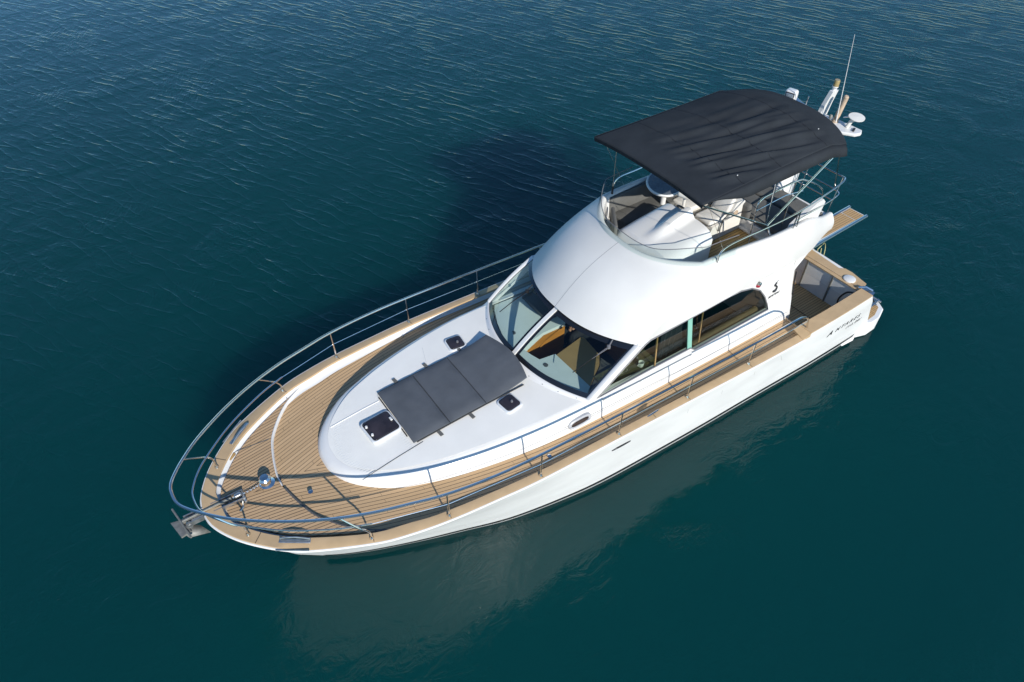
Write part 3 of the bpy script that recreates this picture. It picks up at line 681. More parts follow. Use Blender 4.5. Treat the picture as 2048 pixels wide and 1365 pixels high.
# ---- flybridge rails
mb = MB()
for s in (1, -1):
    y = s*1.26
    mb.tube(spline([(3.86, y, 3.52), (3.84, y, 3.68), (3.70, y, 3.76), (3.3, y, 3.765), (2.7, s*1.29, 3.77), (2.0, s*1.30, 3.78), (1.3, s*1.24, 3.79), (.75, s*1.17, 3.79), (.52, s*1.10, 3.78), (.50, s*1.0, 3.78)], 6), .014, 7)
    mb.tube(spline([(2.05, s*1.30, 3.60), (1.3, s*1.24, 3.56), (.75, s*1.17, 3.52), (.55, s*1.10, 3.50), (.52, s*.98, 3.50)], 5), .010, 6)
    mb.tube([(1.95, s*1.30, 3.42), (1.98, s*1.30, 3.78)], .013, 6); mb.tube([(2.05, s*1.30, 3.42), (2.03, s*1.30, 3.78)], .011, 6)
    mb.tube([(.58, s*1.04, 3.05), (.52, s*1.06, 3.78)], .012, 6)
for z in (3.78, 3.5, 3.28): mb.tube([(.50, -1.0, z), (.50, 1.0, z)], .012 if z > 3.7 else .009, 6)
mb.tube([(.56, .35, 3.05), (.50, .35, 3.78)], .012, 6); mb.tube([(.56, -.35, 3.05), (.50, -.35, 3.78)], .012, 6)
mb.build('flybridge_rail', 'steel', Y)
mb = MB()   # inner grab rail round the ladder opening
mb.tube(spline([(2.58, .90, 2.95), (2.62, .90, 3.6), (2.64, .90, 3.92), (2.55, .90, 4.02), (2.35, .90, 4.04), (1.72, .90, 4.05), (1.45, .91, 3.98), (1.0, .93, 3.72), (.8, .95, 3.5), (.72, .96, 3.1)], 5), .014, 7)
mb.tube([(2.63, .90, 3.82), (1.9, .90, 3.84), (1.45, .92, 3.78)], .009, 6); mb.tube([(1.72, .9, 3.0), (1.72, .9, 4.05)], .012, 6)
mb.build('ladder_rail', 'steel', Y)
# ---- bimini
bim = MB(); rows = []
NX, NY = 90, 80
def bz(x, y):
    t = (4.46-x)/3.4; c = abs(y)/1.2; crown = (.06+.14*sstep(.0, .7, t))*(1-c**2.4); z = 4.79+crown-.04*math.sin(math.pi*min(1, t*1.35))*(1-c*c)
    z -= .11*sstep(.86, 1.0, t)*(1-.2*c)
    if .15 < t < .9:
        f = sstep(.12, .25, t)*sstep(.98, .7, t)*sstep(1.2, 1.0, abs(y)); z += .022*f*math.sin(13*y+3.4*x+2*math.sin(x*2.2))*sstep(-1.1, .2, y)+.014*f*math.sin(29*y+6*x+3*math.sin(1.7*x+y))*sstep(-.9, .3, y)
        z += .009*f*math.sin(47*y+11*x)*sstep(-.3, .6, y)
    return z
vl = []
for i in range(NX+1):
    t = i/NX; x0 = 4.46-3.40*t; r = []
    hw = 1.20-.02*math.sin(math.pi*t)
    val = .15*sstep(.04, .30, t)
    cs = [-1+2*j/NY for j in range(NY+1)]
    for c in cs:
        x = x0-(.16*(1-abs(c)**2.2))*sstep(.8, 1, t)+.10*abs(c)**6*sstep(.7, 1, t); y = c*hw; r.append(V((x, y, bz(x0, y))))
    lo = V((x0+.10*sstep(.7, 1, t), -hw-.10*sstep(0, .3, t), r[0].z-val-.02)); hi = V((x0+.10*sstep(.7, 1, t), hw+.10*sstep(0, .3, t), r[-1].z-val-.02))
    m1 = r[0].lerp(lo, .4)+V((0, -.02*sstep(0, .3, t), .01)); m2 = r[-1].lerp(hi, .4)+V((0, .02*sstep(0, .3, t), .01))
    rows.append(r); vl.append(([r[0], m1, lo], [r[-1], m2, hi]))
last = rows[-1]; rows.append([p+V((-.05, 0, -.03)) for p in last]); rows.append([p+V((-.045, 0, -.11)) for p in last])
und = [[p+V((0, 0, -.012)) for p in r] for r in rows]
bim.grid(rows)
bm_ = root('sun_canopy', (2.8, 0, 3.6), 'dark charcoal canvas sun canopy stretched on steel bows over the flybridge', 'sun canopy') if False else None
can = bim.build('bimini_canopy', 'canvas', Y, angle=48, fix=False)
md = can.modifiers.new('cloth_thickness', 'SOLIDIFY'); md.thickness = .008
mb = MB(); mb.grid([[rows[0][j]+V((dx, 0, dz)) for dx, dz in ((.002, .004), (.012, -.01), (.0, -.075))] for j in range(NY+1)]); mb.build('canopy_front_hem', 'canvas', can, fix=False)
for k in (0, 1):
    mb = MB(); mb.grid([[V(p)+V((0, 0, .002 if j == 0 else 0)) for j, p in enumerate(a[k])] for a in vl]); q = mb.build('canopy_valance', 'canvas', can, angle=60, fix=False)
    md = q.modifiers.new('cloth_thickness', 'SOLIDIFY'); md.thickness = .006
mb = MB()
for x, dz in ((4.40, -.02), (2.75, -.05), (1.18, -.06)):
    mb.tube([(x, -1.18, bz(x, -1.18)-.05+dz)]+[(x, -1.2+2.4*k/12, bz(x, -1.2+2.4*k/12)-.035+dz) for k in range(1, 12)]+[(x, 1.18, bz(x, 1.18)-.05+dz)], .013, 6)
for s in (1, -1):
    P0 = V((2.60, s*1.16, 3.66))
    mb.tube([P0, (4.42, s*1.17, 4.74)], .014, 7); mb.tube([P0+V((0.02, 0, .0)), (1.22, s*1.18, 4.60)], .014, 7); mb.tube([P0+V((.05, 0, .02)), (2.75, s*1.16, 4.70)], .011, 6)
    mb.tube([(1.20, s*1.18, 4.60), (.90, s*1.17, 3.75)], .013, 7); mb.tube([P0, (2.55, s*1.22, 3.47)], .018, 7)
    mb.tube([(4.3, s*1.16, 4.72), (3.6, s*1.2, 3.5)], .003, 4)
mb.build('bimini_frame', 'steel', Y)
mb = MB()
for p in ((3.55, 1.0, 0), (1.5, .85, 0)): mb.box((p[0], p[1], bz(p[0], p[1])+.012), (.022, .014, .01), bev=.003)
split_build(mb, 'canopy_zip', 'gel', can)
mb = MB()
for x in (3.55, 2.72, 1.62): mb.tube([(x+.02, c*1.17, bz(x+.02, c*1.17)+.0015) for c in [-1+2*k/40 for k in range(41)]], .0035, 4)
mb.build('canopy_seam', 'black', can)
# ---- radar mast
mb = MB(); rows = []
for t in [i/10 for i in range(11)]:
    x0 = lerp(.28, .12, t); x1 = lerp(.96, .42, t**.8); z = lerp(2.95, 4.38, t); yc = lerp(.06, .0, t); h_ = lerp(.09, .075, t); n = 20
    rows.append([V(((x0+x1)/2+(x1-x0)/2*math.cos(2*math.pi*k/n)*1.0, yc+h_*math.sin(2*math.pi*k/n), z)) for k in range(n)])
mb.grid(rows, True); mb.build('mast_pylon', 'gel', Y, angle=50)
mb = MB(); pl = [(-.02, -.86), (.16, -.84), (.30, -.55), (.42, -.2), (.46, .1), (.44, .5), (.22, .82), (.08, .86), (-.02, .80), (-.02, .45), (.0, .1), (.02, -.2), (-.05, -.5), (-.16, -.74), (-.12, -.84)]
mb.prism(pl, 4.36, 4.42); ob = mb.build('mast_platform', 'gel', Y, angle=50); md = ob.modifiers.new('bevel', 'BEVEL'); md.width = .02; md.segments = 3
mb = MB(); mb.grid([[V(p)+V((dx*(1-z*.35), dy, 0)) for dx, dy in ((-.11, -.045), (.11, -.035), (.11, .035), (-.11, .045))] for p, z in (((.10, .02, 4.42), 0), ((.09, .05, 4.66), .5), ((.07, .09, 4.90), 1))], True); k = len(mb.v); mb.f.append((k-4, k-3, k-2, k-1))
ms = mb.build('light_mast', 'gel', Y, angle=50)
MB().lathe((.07, .09, 4.88), [(.04, 0), (.04, .06), (.055, .08), (.055, .10), (.0, .10)], 14).build('lamp_collar', 'gel', ms)
MB().lathe((.07, .095, 4.98), [(.05, 0), (.05, .09), (.044, .11), (0, .11)], 14).build('anchor_light', 'amber', ms)
sl = MB().box((.14, -.66, 4.54), (.17, .22, .22), rz=.25, bev=.05).build('searchlight', 'gel', Y)
MB().box((.225, -.635, 4.54), (.02, .17, .16), rz=.25, bev=.008).build('searchlight_bezel', 'black', sl); MB().box((.235, -.632, 4.54), (.02, .14, .13), rz=.25, bev=.008).build('searchlight_lens', 'lamp', sl)
MB().lathe((.11, -.32, 4.42), [(.03, 0), (.03, .02), (.012, .03), (.012, .22), (0, .22)], 10).build('aerial_stub', 'steel', Y)
MB().lathe((.12, .33, 4.42), [(.06, 0), (.055, .04), (.045, .06), (.045, .48), (.03, .50), (0, .50)], 16, (-.02, .10, 1)).build('horn_tube', 'beige', Y)
mb = MB(); mb.tube([(.15, .37, 4.44), (.26, .375, 4.9), (.54, .38, 6.05)], [.012, .009, .004], 6); mb.build('whip_aerial', 'gel', Y)
MB().lathe((.20, .27, 4.42), [(.035, 0), (.03, .03), (.012, .04), (.012, .06), (.032, .07), (.035, .10), (.02, .13), (0, .13)], 12).build('compass_sensor', 'dull', Y)
MB().lathe((.02, .40, 4.50), [(.012, 0), (.015, .08), (.03, .13), (.055, .16)], 14, (-.5, .6, .25)).build('air_horn', 'steel', Y)
mb = MB(); mb.tube([(.12, .58, 4.42), (.09, .60, 4.52), (.05, .64, 4.60)], .035, 8); mb.lathe((.04, .65, 4.60), [(0, -.01), (.10, -.01), (.14, .008), (.14, .02), (0, .03)], 26, (.05, .1, 1)); mb.build('dome_antenna', 'vinyl', Y)
MB().box((.12, .72, 4.43), (.12, .04, .03), rz=.4, bev=.01).build('cable_clip', 'black', Y)
# ---- cockpit
mb = MB(); mb.poly([(x, y, .85) for x, y in ((.0, -1.95), (1.75, -1.95), (1.75, 1.95), (.0, 1.95))], [(y+5, x) for x, y in ((.0, -1.95), (1.75, -1.95), (1.75, 1.95), (.0, 1.95))]); mb.build('cockpit_floor', 'teakc', Y, smooth=False)
mb = MB()
for s in (1, -1):
    mb.grid([[(x, s*y, z) for z, y in ((.85, 1.93), (1.2, 1.94), (1.54, 1.96))] for x in (.0, 1.0, 1.78)])
    mb.box((1.70, s*1.99, 1.42), (.10, .12, .22))
mb.grid([[(0.02-.06*(z-.85), c*1.95, z) for c in (-1, -.5, 0, .5, 1)] for z in (.85, 1.2, 1.5)])
mb.box((1.72, 0, 1.78), (.06, 2.8, 1.86)); mb.build('cockpit_liner', 'gel', Y)
mb = MB(); mb.box((1.68, -.1, 1.70), (.03, 1.5, 1.65)); mb.build('saloon_door', 'frit', Y)
for y in (.76, 1.37):
    mb = MB(); mb.box((.035-.02, y, 1.18), (.03, .035, .66)); mb.build('gate_post', 'dull', Y)
mb = MB(); mb.tube([(-.02, .55, 1.47), (-.02, 1.9, 1.47)], .014, 6); mb.build('gate_rail', 'dull', Y)
mb = MB(); mb.tube([(.7, 1.93, .86), (.7, 1.05, .86), (.85, .98, .86), (1.05, 1.02, .86), (1.1, 1.05, .86), (1.7, 1.1, .86)], .006, 4); mb.build('floor_hatch_joint', 'black', Y)
# quarter caps and transom cap
for s in (1, -1):
    P = [(1.80, 2.195), (1.2, 2.21), (.6, 2.215), (-.04, 2.21), (-.04, 1.95), (.6, 1.955), (1.2, 1.95), (1.80, 1.93)]
    mb = MB(); mb.prism([(x, s*y) for x, y in P], 1.535, 1.56); mb.build('quarter_cap', 'cap', Y, angle=30)
    mb = MB(); mb.prism([(1.99, s*2.19), (1.80, s*2.20), (1.80, s*1.93), (1.93, s*1.92)], lambda x, y: 1.46, lambda x, y: lerp(1.553, zs(2.0)+.002, (x-1.8)/.19)); mb.build('cap_step', 'cap', Y, angle=30)
mb = MB(); mb.prism([(.02, -1.95), (-.20, -1.95), (-.30, -1.5), (-.34, -.6), (-.36, 0), (-.34, .5), (-.28, 1.28), (-.37, 1.36), (-.38, 1.52), (-.30, 1.90), (-.08, 1.97), (.02, 1.93)], 1.49, 1.515); mb.build('transom_cap', 'cap', Y, angle=30)
mb = MB(); mb.prism([(.0, -2.18), (-.05, -2.19), (-.38, -1.5), (-.44, 0), (-.38, 1.5), (-.05, 2.19), (.0, 2.18)], 1.20, 1.488); mb.build('transom_top', 'hullw', Y, angle=30)
mb = MB(); mb.prism([(-.06, 1.93), (-.20, 1.96), (-.16, 2.18), (-.05, 2.2)], 1.50, 1.545); mb.tube([(-.02, 1.90, 1.56), (-.10, 2.0, 1.60), (-.16, 2.12, 1.56)], .02, 6); mb.build('stern_fairlead', 'blue_steel', Y)
MB().lathe((-.14, 1.62, 1.515), [(.12, 0), (.12, .02), (.10, .03), (0, .03)], 26).build('filler_lid', 'gel', Y)
mb = MB(); mb.tube(spline([(.12, 1.93, 1.50), (.10, 1.78, 1.40), (.14, 1.70, 1.2), (.16, 1.75, 1.02)], 5), .018, 7); mb.build('shower_hose', 'black', Y)
# swim platform
pp = [(-.42, 1.98), (-.78, 2.09), (-1.06, 2.08), (-1.34, 1.98), (-1.52, 1.70), (-1.58, 1.0), (-1.58, 0)]; pp = pp+[(x, -y) for x, y in pp[-2::-1]]
mb = MB(); mb.prism([(x*1.0-.04*(x < -1), y*1.03) for x, y in pp], .02, .385); ob = mb.build('swim_platform', 'hullw', Y, angle=40); md = ob.modifiers.new('bevel', 'BEVEL'); md.width = .02; md.segments = 3; md.limit_method = 'ANGLE'
mb = MB(); q = [(x*.985-.0, y*.985) for x, y in pp]; mb.poly([(x, y, .392) for x, y in q], [(x+5, y) for x, y in q]); mb.build('platform_teak', 'teakc', Y, smooth=False)
mb = MB(); mb.prism([(-.2, 1.9), (-.58, 1.9), (-.60, 2.04), (-.45, 2.09), (-.1, 2.06)], -.16, .03); ob = mb.build('trim_tab', 'hullw', Y); md = ob.modifiers.new('bevel', 'BEVEL'); md.width = .03; md.segments = 3
mb = MB()
for y in (1.62, 1.88): mb.tube([(-.95, y, .43), (-1.50, y-.06, .43)], .022, 7)
for x in (-.95, -1.30, -1.48): mb.tube([(x, 1.60, .43), (x, 1.90, .43)], .022, 7)
mb.box((-1.22, 1.72, .425), (.16, .22, .02)); mb.build('bathing_ladder', 'blue_steel', Y)
# passerelle
pz = lambda x: 1.62
mb = MB(); mb.box((-1.12, .38, 1.66), (1.88, .40, .05), rz=.03, bev=.01); ps = mb.build('passerelle', 'hullw', Y)
mb = MB()
for x0, x1 in ((-2.03, -1.74), (-1.72, -.2)):
    q = [(x0, .20), (x1, .21), (x1, .56), (x0, .55)]; mb.poly([(x, y, 1.690) for x, y in q], [(y+5, x) for x, y in q])
split_build(mb, 'passerelle_teak', 'teakc', ps, smooth=False)
mb = MB()
for y in (.17, .60): mb.tube([(-.15, y+.03, 1.67), (-2.10, y-.02, 1.67)], .035, 8)
split_build(mb, 'passerelle_tube', 'blue_steel', ps)
# mooring line hanging at the passerelle foot
r_ = root('mooring_line', (-.42, .75, 1.5), 'loop of pale yellow rope hanging off the transom beside the passerelle foot', 'rope')
mb = MB(); mb.tube([V((-.40, .66, 1.52)), V((-.46, .62, 1.50))]+[V((-.62+.14*math.cos(a), .66+.12*math.cos(a), 1.42+.16*math.sin(a))) for a in [2.2-i*.45 for i in range(12)]], .009, 6); mb.build('rope', 'oliveg', r_)
# ---- guard rails
BASE = [(11.65, .65), (10.32, 1.58), (9.28, 1.84), (7.82, 1.99), (6.33, 2.02), (4.85, 2.05), (3.355, 2.07)]
TOPR = [(12.235, 0), (12.22, .14), (12.15, .28), (11.97, .50), (11.68, .78), (11.22, 1.11), (10.74, 1.38), (10.25, 1.585), (9.77, 1.73), (9.28, 1.86), (8.6, 1.96), (7.82, 2.01), (6.33, 2.045), (4.85, 2.07), (3.355, 2.09), (2.3, 2.08), (2.05, 2.07), (1.85, 2.06), (1.72, 2.05)]
hr = lambda x: .55 if x < 9 else lerp(.55, .60, min(1, (x-9)/3))
def tz_(x): return zs(x)+hr(x) if x > 2.35 else {2.3: zs(2.3)+.545, 2.05: zs(2)+.50, 1.85: zs(2)+.34, 1.72: zs(2)-.0}.get(x, 1.5)
half = [V((x, y, tz_(x))) for x, y in TOPR]
full = [V((p.x, -p.y, p.z)) for p in half[::-1]]+half[1:]
mb = MB(); mb.tube(spline(full, 6), .020, 8); gr = mb.build('guard_rail', 'blue_steel', Y)
LOW = [(12.055, 0), (12.05, .1), (12.02, .21), (11.9, .42), (11.71, .64), (11.25, 1.04), (10.68, 1.39), (10.26, 1.57)]
lh = [V((x, y, zs(x)+.30)) for x, y in LOW]; mb = MB(); mb.tube(spline([V((p.x, -p.y, p.z)) for p in lh[::-1]]+lh[1:], 6), .0125, 7)
mb.build('lower_rail', 'blue_steel', Y)
mb = MB()
for s in (1, -1):
    mb.tube([(x, s*y, zs(x)+.295) for x, y in ((10.26, 1.57), (9.28, 1.85), (7.82, 2.0), (6.33, 2.03), (4.85, 2.06), (3.355, 2.08), (1.80, 2.06))], .0045, 5)
split_build(mb, 'lifeline', 'steel', Y)
def stanchion(i, s):
    x, y = BASE[i]; z = zs(x); mb = MB()
    if i == 0: P = [(x, s*y, z), (x, s*y, z+.17), (x+.03, s*(y-.0), z+.26), (x+.12, s*(y-.02), z+.36), (11.96, s*.50, tz_(11.97))]
    elif i == 1: P = [(x, s*y, z), (x, s*y, z+.13), (x+.05, s*(y-.01), z+.24), (x+.12, s*(y-.03), z+.33), (10.62, s*1.43, tz_(10.6))]
    else: P = [(x, s*y, z), (x, s*(y+.01), z+.54)]
    if i < 2: P = spline(P, 4)
    mb.tube(P, .0125, 7); mb.lathe((x, s*y, z), [(.032, 0), (.03, .012), (.018, .03), (.013, .05)], 12); return mb.build('stanchion', 'dull' if False else 'steel', Y)
for s in (1, -1):
    for i in range(7): stanchion(i, s)
mb = MB()
for s in (1, -1): mb.lathe((1.72, s*2.05, zs(1.8)-.0), [(.035, 0), (.03, .015), (.018, .03), (.014, .05)], 12)
split_build(mb, 'rail_foot', 'steel', Y)
# deck hardware
def cleat(x, y, rz, L=.26, z=None):
    z = zs(x) if z is None else z; mb = MB(); d = V((math.cos(rz), math.sin(rz), 0))
    for k in (-.25, .25): mb.cyl(V((x, y, z))+d*L*k, .014, .04, 8)
    mb.tube([V((x, y, z+.04))+d*L*k for k in (-.5, -.3, 0, .3, .5)], [.006, .014, .015, .014, .006], 8); return mb.build('cleat', 'steel', Y)
cleat(5.60, 2.02, .02); cleat(5.60, -2.02, -.02); 
def fairlead(s):
    mb = MB(); x, y = 11.18, 1.08
    a = -.62*s; d = V((math.cos(a), math.sin(a), 0)); n_ = V((-math.sin(a), math.cos(a), 0))
    c_ = V((x, s*y, zs(x)+.012)); mb.box(c_, (.42, .055, .016), rz=a, bev=.007); mb.tube([c_+d*k+V((0, 0, .02+.035*(1-(k/.2)**2)))-n_*s*.03 for k in (-.2, -.12, 0, .12, .2)], .012, 6)
    mb.tube([c_+d*k+n_*s*.13+V((-.0, 0, -.0)) for k in (-.22, -.1, .05, .22)], .010, 6)
    return mb.build('bow_fairlead', 'satin', Y)
fairlead(1); fairlead(-1)
mb = MB()
for x, y in ((7.45, 1.72), (10.7, .42)): mb.lathe((x, y, zs(x)-DK+(.05 if x > 10 else 0)), [(.035, 0), (.035, .012), (.02, .015), (.02, .01), (0, .01)], 14)
mb.lathe((8.05, -1.79, zs(8)-.075), [(.02, 0), (.015, .01), (0, .01)], 8, (0, 1, .2)); mb.lathe((10.32, -1.47, zs(10.3)-.08), [(.02, 0), (.015, .01), (0, .01)], 8, (0, 1, .2))
split_build(mb, 'deck_filler', 'steel', Y)
# windlass, chain guides
wl = MB().lathe((11.16, -.06, zs(11.2)-.10), [(.12, 0), (.12, .03), (.09, .05), (.075, .06), (.07, .10), (.085, .12), (.085, .15), (.06, .18), (0, .185)], 22).build('windlass', 'steel', Y)
MB().box((11.25, .03, zs(11.2)-.092), (.22, .14, .02), rz=-.1, bev=.008, cr=.05).build('windlass_base', 'dull', wl)
MB().lathe((11.02, -.17, zs(11.0)-.10), [(.05, 0), (.05, .02), (.04, .03), (0, .03)], 16).build('foot_switch', 'cushion', Y); MB().lathe((11.0, -.06, zs(11.0)-.10), [(.05, 0), (.05, .02), (.04, .03), (0, .03)], 16).build('foot_switch', 'cushion', Y)
mb = MB()
mb.box((11.88, -.095, 2.06), (.80, .012, .085), ry=-.06); mb.box((11.88, .045, 2.06), (.80, .012, .085), ry=-.06); mb.box((11.86, -.025, 2.02), (.78, .13, .010), ry=-.06)
mb.cyl((12.24, -.10, 2.05), .035, .16, 12, 'y'); mb.cyl((11.7, -.08, 2.04), .02, .12, 12, 'y'); mb.tube([(11.52, -.02, 2.0), (11.56, .16, 2.03), (11.62, .2, 2.03)], .014, 6)
mb.tube([(11.50, -.10, 2.02), (11.50, .12, 2.06)], .018, 8); mb.box((11.56, -.04, 2.07), (.10, .07, .06), bev=.02)
mb.build('bow_roller', 'satin', Y)
# anchor and chain: their own things, they hang in the roller
an = root('anchor', (12.2, -.04, 2.08), 'galvanised folding-stock anchor hanging from the bow roller over the water', 'anchor')
mb = MB(); mb.box((11.98, -.03, 2.10), (.66, .03, .05), ry=-.03, bev=.008); mb.build('shank', 'dull', an)
mb = MB(); mb.tube([(12.38, -.40, 1.99), (12.335, -.12, 2.0), (12.29, .19, 2.0)], .014, 8); mb.build('stock', 'dull', an)
for s in (1, -1):
    mb = MB(); mb.add([(12.28, -.05+s*.02, 2.02), (12.38, -.05+s*.05, 1.96), (12.32, -.05+s*.17, 1.92), (12.06, -.05+s*.21, 1.86), (12.14, -.05+s*.07, 1.93)], [(0, 1, 2, 4), (4, 2, 3)])
    f = mb.build('fluke', 'dull', an); md = f.modifiers.new('plate', 'SOLIDIFY'); md.thickness = .014; md.offset = 0
mb = MB(); mb.prism([(12.46, -.2), (12.40, .1), (12.26, .08), (12.30, -.16)], 1.955, 1.985); mb.build('crown', 'dull', an)
ch = MB()
k = 0; a = V((11.62, -.02, 2.09)); b = V((11.24, -.05, zs(11.2)-.01))
for i in range(17):
    p = a.lerp(b, i/16)-V((0, 0, .02*math.sin(math.pi*i/16))); d = (b-a).normalized(); u_ = V((0, 1, 0)) if i % 2 else V((0, 0, 1)); lk = []
    for j in range(10):
        t = 2*math.pi*j/10; lk.append(p+d*.017*math.cos(t)+u_*.0095*math.sin(t))
    ch.tube(lk, .0035, 5, closed=True)
co = ch.build('anchor_chain', 'steel'); tag(co, 'short galvanised chain running from the windlass to the bow roller', 'chain')
# hull vents, scuffs and lettering
mb = MB()
rowsv = []
for k in range(24):
    t = 2*math.pi*k/24; x = 6.22+.20*math.cos(t); z = 1.345+.028*math.sin(t)+.02*(x-6.22); rowsv.append(hpt(x, z, 1, .004))
mb.tube(rowsv, .006, 5, closed=True); mb.tube([hpt(6.05+.035*k, 1.35+.003*k, 1, .004) for k in range(9)], .010, 5); mb.build('hull_outlet', 'black', Y)
mb = MB()
for x in (4.75, 3.95, 3.15): mb.tube([hpt(x, 1.30, 1, .001), hpt(x-.04, 1.16, 1, .001)], .004, 4)
mb.tube([hpt(2.5, 1.34, 1, .001), hpt(2.35, 1.12, 1, .001)], .005, 4)
split_build(mb, 'fender_scuff', mat('scuff', (.6, .6, .58), .6), Y)
def text(body, name, size, org, xdir, ydir, m, extr=.0015, shear=0, space=1, parent=Y, width=None):
    cu_ = bpy.data.curves.new(name, 'FONT'); cu_.body = body; cu_.size = size; cu_.extrude = extr; cu_.offset = size*.008; cu_.shear = shear; cu_.space_character = space
    t = bpy.data.objects.new(name+'_tmp', cu_); COL.objects.link(t); dg = bpy.context.evaluated_depsgraph_get(); dg.update()
    me = bpy.data.meshes.new_from_object(t.evaluated_get(dg)); bpy.data.objects.remove(t)
    
    if width:
        w_ = max(v.co.x for v in me.vertices)-min(v.co.x for v in me.vertices); me.transform(Matrix.Diagonal((width/w_, 1, 1, 1)))
    X = V(xdir).normalized(); Yd = V(ydir); Yd = (Yd-X*Yd.dot(X)).normalized(); Z = X.cross(Yd)
    me.transform(Matrix(((X.x, Yd.x, Z.x, org[0]), (X.y, Yd.y, Z.y, org[1]), (X.z, Yd.z, Z.z, org[2]), (0, 0, 0, 1))))
    me.materials.clear(); me.materials.append(MT[m]); o = bpy.data.objects.new(name, me); COL.objects.link(o); o.parent = parent; o.matrix_parent_inverse = Matrix.Translation(-V(ROOTLOC.get(parent.name, (0, 0, 0)))); return o
def hull_text(body, name, size, xa, za, m, **k):
    a = hpt(xa, za, 1, .006); b = hpt(xa-.8, za+.02, 1, .006); u_ = hpt(xa-.4, za+.15, 1, .006)-hpt(xa-.4, za, 1, .006)
    return text(body, name, size, a, b-a, u_, m, **k)
hull_text('A', 'lettering', .22, .99, .95, 'ink', shear=.1, width=.15); hull_text('NTARES', 'lettering', .17, .81, .96, 'ink', shear=.1, space=1.5, width=.74)
hull_text('/13.80/', 'lettering', .12, .50, .78, 'greyink', shear=.3, space=1.5, width=.48)
yb_ = ysd(2.1, 2.2)+.003
text('BENETEAU', 'lettering', .062, (2.30, ysd(2, 2.10)+.004, 2.09), (-1, 0, .03), (0, -.08, 1), 'ink', shear=.3)
mb = MB()   # sea horse shaped emblem: a curled S with fins
S2 = spline([(2.11, 0, 2.42), (2.15, 0, 2.385), (2.185, 0, 2.35), (2.15, 0, 2.315), (2.115, 0, 2.275), (2.13, 0, 2.225), (2.18, 0, 2.205), (2.205, 0, 2.23)], 5)
pr_ = [.006, .02, .024, .018, .026, .03, .024, .008]; Wd = [pr_[min(7, i//5)] for i in range(len(S2))]
mb.tube([V((p.x, ysd(p.x, p.z)+.001, p.z)) for p in S2], Wd, 6); mb.build('emblem', 'ink', Y)
# ---- saloon interior
mb = MB(); mb.box((3.9, 0, .80), (4.4, 2.8, .06)); mb.box((6.2, 0, 1.0), (.9, 2.2, .05)); split_build(mb, 'saloon_floor', 'dark', Y)
mb = MB(); q = [(6.84, -.12), (6.84, .12), (6.79, .45), (6.71, .75), (6.58, 1.05), (6.42, 1.30), (6.20, 1.14), (6.22, .24), (6.56, .25), (6.62, .08), (6.66, -.12)]
dz_ = lambda x, y: 1.93+.17*max(0, min(1, (x-6.05)/.75)); mb.prism(q, 1.84, dz_); mb.build('dashboard', 'dash', Y)
mb = MB(); q = [(6.215, .25), (6.205, 1.13), (5.73, .82), (5.60, .66), (5.55, .20), (5.60, .15)]; mb.prism(q, 1.885, 1.938); mb.prism([(6.2, .25), (6.2, 1.0), (5.7, .78), (5.62, .22)], 1.0, 1.88); mb.build('chart_table', 'tanwood', Y)
mb = MB(); mb.prism([(6.19, 1.14), (5.73, .84), (5.60, .70), (5.55, .98), (5.55, 1.32), (6.3, 1.36)], 1.84, 1.90); mb.build('galley_top', 'slate', Y)
mb = MB(); q = [(6.86, -.14), (6.78, -.5), (6.66, -.85), (6.50, -1.18), (6.40, -1.34), (6.05, -1.36), (5.60, -1.36), (5.58, -.30), (6.05, -.32), (6.50, -.18)]; mb.prism(q, 1.84, dz_)
hc = mb.build('helm_dashboard', 'dash', Y)
mb = MB(); mb.prism([(6.52, -.175), (6.05, -.30), (5.60, -.28), (5.60, -.31), (6.04, -.33), (6.52, -.21)], 1.20, 1.865); mb.build('helm_front', 'wood', hc)
mb = MB(); mb.prism([(5.85, -.55), (5.85, -1.25), (5.62, -1.25), (5.62, -.50)], 1.94, 2.02); mb.build('instrument_hood', 'slate', hc)
for x, y in ((6.56, .41), (6.56, -.52), (5.74, -.80)): MB().lathe((x, y, dz_(x, y)+.002), [(.048, 0), (.045, .006), (0, .006)], 18).build('air_vent', 'slate', Y)
mb = MB(); C = V((5.55, -.85, 2.0)); ax = V((-.8, 0, .6)).normalized(); u_ = V((0, 1, 0)); v_ = ax.cross(u_)
mb.tube([C+(u_*math.cos(2*math.pi*k/24)+v_*math.sin(2*math.pi*k/24))*.2 for k in range(24)], .014, 6, closed=True); mb.tube([C-u_*.2, C+u_*.2], .01, 5); mb.tube([C, C-ax*.15], .02, 6); mb.build('cabin_wheel', 'black', Y)
mb = MB(); mb.box((4.80, .30, 1.35), (.06, .62, .66), bev=.02); mb.box((4.62, .42, 1.35), (.30, .06, .66), bev=.02); f = mb.build('cabinet', 'wood', Y)
MB().box((4.66, .30, 1.70), (.42, .66, .03), bev=.008).build('cabinet_top', 'dash', f)
mb = MB(); mb.box((4.80, -.55, 1.02), (.5, .9, .40), bev=.05); mb.box((4.56, -.55, 1.42), (.12, .9, .5), bev=.05); mb.build('pilot_seat', 'curtain', Y)
mb = MB(); mb.box((5.45, 1.18, 1.50), (1.1, .36, .9)); mb.box((6.05, 1.22, 1.68), (.40, .30, .22)); mb.build('side_shelf', 'olive', Y)
mb = MB(); mb.box((3.2, 1.18, 1.40), (1.7, .36, .35), bev=.06); mb.box((3.2, 1.30, 1.68), (1.7, .12, .36), bev=.05); mb.box((3.0, -1.0, 1.6), (2.2, .5, .8), bev=.06); mb.build('saloon_sofa', 'brownsofa', Y)
mb = MB(); mb.grid([[(4.15+.75*i/30, 1.28+.035*math.sin(i*1.3), z) for z in (1.5, 2.66)] for i in range(31)]); mb.build('curtain', 'curtain', Y)
